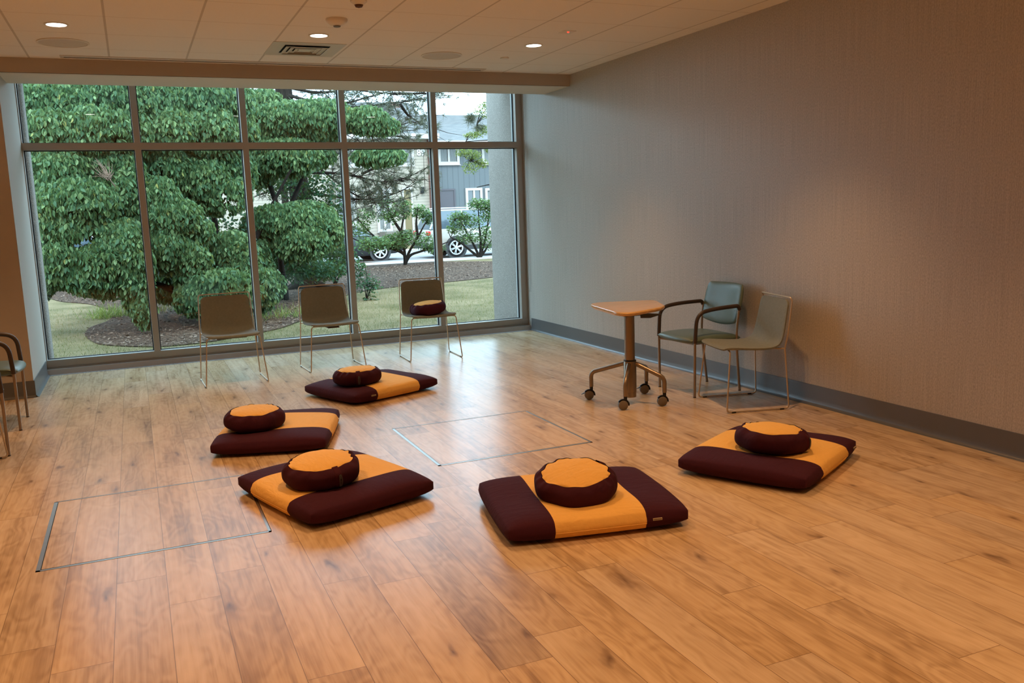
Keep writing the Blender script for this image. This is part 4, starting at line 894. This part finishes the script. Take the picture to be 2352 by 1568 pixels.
# houses across the street
def prt(name, mb, mat, par, **k): return obj(name, mb, mat, par, smooth=False, **k)
HY = 34.0
def hwin(par, px, mull, fill, Y=HY):
    (u0, v0, u1, v1) = px; a = onY(u0, v0, Y); b = onY(u1, v1, Y); x0, x1, z1, z0 = a[0], b[0], (a[2]), b[2]; f = .13
    mb = MB().box(x0-.05,x1+.05,Y-.11,Y,z0-.03,z0).box(x0,x1,Y-.09,Y,z0+.001,z0+f*1.2).box(x0,x1,Y-.09,Y,z1-f,z1).box(x0,x0+f,Y-.088,Y,z0+f*1.2+.001,z1-f-.001).box(x1-f,x1,Y-.088,Y,z0+f*1.2+.001,z1-f-.001); xs = [x0+f]
    for m_ in mull: xm = x0+(x1-x0)*m_; mb.box(xm-.05,xm+.05,Y-.08,Y,z0+f*1.2+.001,z1-f-.001); xs += [xm]
    w = prt('window', mb, M['trimw'], par); xs.append(x1-f)
    for i in range(len(xs)-1):
        p = prt('pane', MB().box(xs[i],xs[i+1],Y-.02,Y-.005,z0+f,z1-f), M['hpane' if fill[i] in 'hb' else 'curtain'], w)
        if fill[i] == 'b':
            s = MB(); k = 7
            for j in range(k): q = xs[i]+(xs[i+1]-xs[i])*(j+.25)/k; s.box(q,q+(xs[i+1]-xs[i])/k*.5,Y-.03,Y-.02,z0+f,z1-f)
            # slats behind the pane are one surface pattern
            prt('blind_slats', s, M['blind'], w)
def hdoor(par, px, mat, Y=HY):
    (u0, v0, u1, v1) = px; a = onY(u0, v0, Y); b = onY(u1, v1, Y); d = prt('door', MB().box(a[0]+.09,b[0]-.09,Y-.05,Y,b[2],a[2]-.09), mat, par)
    prt('door_frame', MB().box(a[0],a[0]+.089,Y-.08,Y,b[2],a[2]-.091).box(b[0]-.089,b[0],Y-.08,Y,b[2],a[2]-.091).box(a[0],b[0],Y-.085,Y,a[2]-.09,a[2]), M['trimw' if mat is M['ydoor'] else 'gdoor'], d); prt('door_knob', MB().box(b[0]-.28,b[0]-.2,Y-.12,Y-.05,(a[2]+b[2])/2-.1,(a[2]+b[2])/2), M['dark'], d)
XB = onY(991, 400, HY)[0]
def house1():
    t = thing('townhouse', 'cream clapboard townhouse with yellow door and white framed windows', 'house', (0,HY,0)); t.location = (0,0,0)
    ze = onY(985, 310, HY)[2]; x0 = -16
    prt('wall', MB().box(x0, XB-.17, HY, HY+9, GZ, ze), M['clap'], t); prt('brick_pier', MB().box(XB-.17, XB+.2, HY-.35, HY+9, GZ, ze+.1), M['brick'], t)
    zr = onY(935, 236, HY+4.5)[2]; xr = onY(938, 240, HY+4.5)[0]; e = HY-.55
    prt('roof', MB().add([(x0,e,ze),(XB+.3,e,ze),(xr,HY+4.5,zr),(x0,HY+4.5,zr),(XB+.3,HY+9.5,ze),(x0,HY+9.5,ze)], [(0,1,2,3),(1,4,2),(3,2,4,5)]), M['roof'], t)
    prt('fascia', MB().box(x0, XB+.32, e-.05, e+.02, ze-.22, ze+.03).box(x0,XB+.3,e,HY,ze-.24,ze-.2), M['trimw'], t)
    c = onY(900, 246, HY+4); prt('chimney', MB().box(c[0]-.35, c[0]+.35, HY+3.6, HY+4.4, c[2]-1.6, c[2]+.25), M['brick'], t)
    for px, mu, fi in (((880,333,951,381),(.33,.62),'chc'),((786,333,834,384),(.5,),'cc'),((690,333,765,384),(.5,),'hc'),((862,433,902,532),(.5,),'cc'),((770,433,820,520),(.5,),'hc'),((600,333,660,384),(.5,),'hc'),((420,333,500,384),(.5,),'hc'),((180,340,260,390),(.5,),'hc')): hwin(t, px, mu, fi)
    hdoor(t, (922,431,951,528), M['ydoor'])
    b = onY(940, 528, HY); prt('porch_steps', MB().box(b[0]-1.6,b[0]+1.0,HY-1.4,HY,GZ,b[2]-.02).box(b[0]-1.6,b[0]+1.0,HY-1.8,HY-1.4,GZ,b[2]-.3), M['steps'], t)
    f = bpy.data.curves.new('house_number', 'FONT'); f.body = '89'; f.size = .44; f.extrude = .02; f.offset = .008; f.align_x = 'CENTER'; f.align_y = 'CENTER'
    to = bpy.data.objects.new('tmp', f); C.objects.link(to); bpy.context.view_layer.update(); me = bpy.data.meshes.new_from_object(to.evaluated_get(bpy.context.evaluated_depsgraph_get())); bpy.data.objects.remove(to)
    n = onY(966, 351, HY); me.materials.clear(); me.materials.append(M['digits']); me.transform(Matrix.Translation(Vector((n[0], HY-.04, n[2]))) @ Matrix.Rotation(PI/2, 4, 'X')); me.name = 'house_number'; o = bpy.data.objects.new('house_number', me); C.objects.link(o); o.parent = t
    l = onY(969, 437, HY); prt('wall_lamp', MB().box(l[0]-.09,l[0]+.09,HY-.16,HY,l[2]-.16,l[2]+.16), M['dark'], t)
house1()
def house2():
    t = thing('townhouse', 'slate blue boarded townhouse with mauve door beside the brick strip', 'house', (0,0,0)); ze = onY(1060, 326, HY)[2]; x1 = 26.; e = HY-.5
    prt('wall', MB().box(XB+.2, x1, HY+.1, HY+9, GZ, ze), M['vert'], t); zr = onY(1040, 264, HY+4.5)[2]
    prt('roof', MB().add([(XB+.2,e,ze),(x1,e,ze),(x1,HY+4.5,zr),(XB-4,HY+4.5,zr),(XB-4,HY+3,zr-.9)], [(0,1,2,3,4)]), M['roof'], t); prt('fascia', MB().box(XB+.2,x1,e-.05,e+.02,ze-.2,ze+.03).box(XB+.2,x1,e,HY+.1,ze-.22,ze-.18), M['trimw'], t)
    for px, mu, fi in (((1004,330,1055,378),(.5,),'bb'),((1105,332,1150,378),(.5,),'cc'),((1068,432,1110,520),(.5,),'hh'),((1113,432,1150,520),(.5,),'cc')): hwin(t, px, mu, fi, HY+.1)
    hdoor(t, (1008,434,1049,532), M['gdoor'], HY+.1)
house2()

# vehicles
def car(label, x0, y0, kind, paint, cat_='car', mirror=False):
    t = thing('parked_car', label, cat_, (x0, y0, GZ-.03)); suv = kind == 'suv'
    Lc, hw = (4.75, .93) if suv else (4.75, .90)
    zb, belt, roof = (.30, 1.06, 1.72) if suv else (.22, .93, 1.43)
    if suv: st = [(0,.45,.86,.80),(.06,.36,1.02,.90),(.35,.30,belt,hw),(2.6,.28,belt-.02,hw),(3.5,.28,1.02,hw),(4.45,.32,.90,.90),(4.72,.40,.74,.80)]
    else: st = [(0,.42,.72,.76),(.08,.30,.93,.86),(.7,.22,.97,hw),(1.6,.20,belt,hw),(3.3,.20,.90,hw),(4.3,.24,.78,.86),(4.7,.34,.62,.74)]
    fx = (lambda x: Lc-x) if mirror else (lambda x: x)
    b = MB(); k = 8
    for (x, z0, z1, w) in st: b.v += [(fx(x),-w*.9,z0),(fx(x),-w,z0+.14),(fx(x),-w,z0+(z1-z0)*.6),(fx(x),-w*.94,z1-.03),(fx(x),-w*.8,z1),(fx(x),w*.8,z1),(fx(x),w,z0+(z1-z0)*.6),(fx(x),w*.9,z0)]
    for i in range(len(st)-1): b.f += [(i*k+j, i*k+(j+1)%k, (i+1)*k+(j+1)%k, (i+1)*k+j) for j in range(k)]
    b.f += [tuple(range(k)), tuple((len(st)-1)*k+j for j in range(k))]; obj('body', b, paint, t, sharp=35)
    G = [(.10,belt-.02),(.42,roof-.06),(2.55,roof-.05),(3.55,belt-.03)] if suv else [(.65,belt),(1.35,roof-.05),(2.5,roof-.04),(3.55,belt-.04)]
    wt, wb = hw*.74, hw*.90; g = MB(); n = 4
    def ww(z): return wb+(wt-wb)*max(0,(z-belt))/(roof-belt)
    g.add([(fx(x),-ww(z),z) for x, z in G]+[(fx(x),ww(z),z) for x, z in G], [(0,1,2,3),(7,6,5,4)]+[(i,(i+1)%4,4+(i+1)%4,4+i) for i in range(4)]); obj('windows', g, M['car_glass'], t, smooth=False)
    rf = MB(); a, c = G[1][0], G[2][0]; rf.rbox(min(fx(a-.06),fx(c+.1)), max(fx(a-.06),fx(c+.1)), -wt-.02, wt+.02, roof-.07, roof, .03, 2)
    for s in (-1,1):
        for (p, q) in ((G[0],G[1]),(G[3],G[2]),((1.35 if suv else 2.0,belt),(1.35 if suv else 2.0,roof-.05)),((2.35 if suv else 2.9,belt),(2.3 if suv else 2.6,roof-.06))): rf.tube([(fx(p[0]),s*ww(p[1]),p[1]),(fx(q[0]),s*ww(q[1]),q[1])], .035, 6)
    obj('roof', rf, paint, t, sharp=40)
    if suv:
        for s in (-1,1): obj('roof_rail', MB().tube(fillet([(fx(.5),s*.6,roof),(fx(.6),s*.6,roof+.05),(fx(2.4),s*.6,roof+.05),(fx(2.5),s*.6,roof)],.05,3), .018, 6), M['rim'], t)
        obj('lower_cladding', MB().box(min(fx(.05),fx(4.6)),max(fx(.05),fx(4.6)),-hw-.012,-hw+.02,.27,.44).box(min(fx(-.03),fx(.1)),max(fx(-.03),fx(.1)),-.8,.8,.34,.56), M['sill'], t, smooth=False)
    tz = .82 if suv else .72
    obj('tail_lamp', MB().rbox(min(fx(-.01),fx(.10)), max(fx(-.01),fx(.10)), -hw*.97, -hw*.7, tz, tz+.16, .02, 1), M['tail'], t); obj('tail_lamp', MB().rbox(min(fx(-.01),fx(.16)), max(fx(-.01),fx(.16)), hw*.7, hw*.98, tz, tz+.16, .02, 1), M['tail'], t)
    obj('door_handle', MB().box(min(fx(1.5),fx(1.68)),max(fx(1.5),fx(1.68)),-hw-.02,-hw+.02,belt-.16,belt-.12), paint, t)
    wr = .36 if suv else .335
    for x in ((1.02, 3.78) if suv else (.95, 3.72)):
        for s in (-1, 1):
            c = (fx(x), s*(hw-.10), wr)
            w = obj('wheel', MB().lathe([(wr*.68,-.11),(wr*.93,-.11),(wr,-.07),(wr,.07),(wr*.93,.11),(wr*.68,.11),(wr*.68,-.11)], c=c, seg=28, axis='y'), M['tyre'], t)
            obj('hub', MB().lathe([(0,-.02*s),(wr*.68,-.02*s)], c=(c[0],c[1]+s*.05,c[2]), seg=24, axis='y'), M['tyre'], w)
            r = MB().lathe([(wr*.60,-.012),(wr*.72,-.012),(wr*.72,.012),(wr*.60,.012),(wr*.60,-.012)], c=(c[0],c[1]+s*.105,c[2]), seg=28, axis='y')
            for q in range(6):
                a = q*PI/3+.3
                for da in (-.12,.12): r.tube([(c[0],c[1]+s*.10,c[2]),(c[0]+wr*.66*math.cos(a+da),c[1]+s*.105,c[2]+wr*.66*math.sin(a+da))], [.035,.018], 6)
            obj('alloy_rim', r, M['rim'], w)
            obj('wheel_arch', MB().lathe([(wr*1.02,-.004),(wr*1.17,-.004),(wr*1.17,.004),(wr*1.02,.004)], c=(c[0],s*(hw+.004),wr), seg=28, axis='y'), M['sill'], t)
    return t
car('pale silver sport utility car parked behind the bright green shrub', 6.26-1.02, 20.9, 'suv', M['car_silver'])
car('dark slate sedan parked behind the spreading shrub and pine', -.09, 21.5, 'sedan', M['car_grey'])
wx = onY(185, 560, 21.)[0]
car('white car glimpsed through a gap in the left dogwood leaves', wx-1.6, 21., 'sedan', M['car_white'])

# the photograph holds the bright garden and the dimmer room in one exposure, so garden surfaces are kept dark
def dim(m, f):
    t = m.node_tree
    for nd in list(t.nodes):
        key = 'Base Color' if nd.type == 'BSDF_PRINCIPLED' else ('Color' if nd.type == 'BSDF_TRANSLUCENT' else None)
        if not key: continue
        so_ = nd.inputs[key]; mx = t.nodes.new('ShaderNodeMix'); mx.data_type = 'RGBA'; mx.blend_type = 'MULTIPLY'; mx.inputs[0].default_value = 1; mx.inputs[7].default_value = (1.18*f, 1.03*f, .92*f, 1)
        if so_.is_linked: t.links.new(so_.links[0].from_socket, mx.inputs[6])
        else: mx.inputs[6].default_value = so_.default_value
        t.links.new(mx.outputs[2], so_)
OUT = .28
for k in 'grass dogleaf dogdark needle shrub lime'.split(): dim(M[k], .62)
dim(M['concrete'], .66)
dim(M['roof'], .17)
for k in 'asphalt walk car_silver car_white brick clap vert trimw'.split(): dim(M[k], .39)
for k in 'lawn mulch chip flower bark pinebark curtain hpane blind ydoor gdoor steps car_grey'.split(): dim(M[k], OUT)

# ================================================================ light
wd = bpy.data.worlds.new('overcast_sky'); S.world = wd; wd.use_nodes = True; nt = wd.node_tree; nt.nodes.clear()
tc = nt.nodes.new('ShaderNodeTexCoord'); sx = nt.nodes.new('ShaderNodeSeparateXYZ'); rp = nt.nodes.new('ShaderNodeValToRGB'); bg = nt.nodes.new('ShaderNodeBackground'); ou = nt.nodes.new('ShaderNodeOutputWorld')
nt.links.new(tc.outputs['Generated'], sx.inputs[0]); nt.links.new(sx.outputs[2], rp.inputs[0]); e = rp.color_ramp.elements
e[0].position = 0; e[0].color = (.56, .81, 1, 1); e[1].position = .8; e[1].color = (.49, .76, 1.0, 1)
nt.links.new(rp.outputs[0], bg.inputs[0]); bg.inputs[1].default_value = 7.8; nt.links.new(bg.outputs[0], ou.inputs[0])
sd = bpy.data.lights.new('hazy_sun', 'SUN'); sd.energy = 3.0; sd.angle = rad(25); sd.color = (.95, .97, 1); so = bpy.data.objects.new('hazy_sun', sd); C.objects.link(so); so.rotation_euler = (rad(38), rad(-18), 0)
pd = bpy.data.lights.new('window_portal', 'AREA'); pd.shape = 'RECTANGLE'; pd.size = 5.3; pd.size_y = 2.9; pd.cycles.is_portal = True; po = bpy.data.objects.new('window_portal', pd); C.objects.link(po); po.location = (-2.64,.2,1.6); po.rotation_euler = (-PI/2, 0, 0)
for iy, y in enumerate((-2.69, -5.13, -7.57, -10.01)):
    for x in (-4.738, -2.921, -1.082, -6.57, -8.3):
        ld = bpy.data.lights.new('downlight_beam', 'SPOT'); ld.energy = (98, 138, 138, 138)[iy]; ld.color = (1, .56, .255); ld.spot_size = rad(91); ld.spot_blend = 1.0; ld.shadow_soft_size = .05
        lo = bpy.data.objects.new('downlight_beam', ld); C.objects.link(lo); lo.location = (x, y, CZ-.03)
S.view_settings.view_transform = 'Standard'; S.view_settings.look = 'None'; S.view_settings.exposure = 0
S.cycles.max_bounces = 8; S.cycles.diffuse_bounces = 5; S.cycles.glossy_bounces = 4; S.cycles.transparent_max_bounces = 10; S.cycles.transmission_bounces = 2
S.cycles.use_denoising = True; S.cycles.sample_clamp_indirect = 6; S.cycles.caustics_reflective = False; S.cycles.caustics_refractive = False
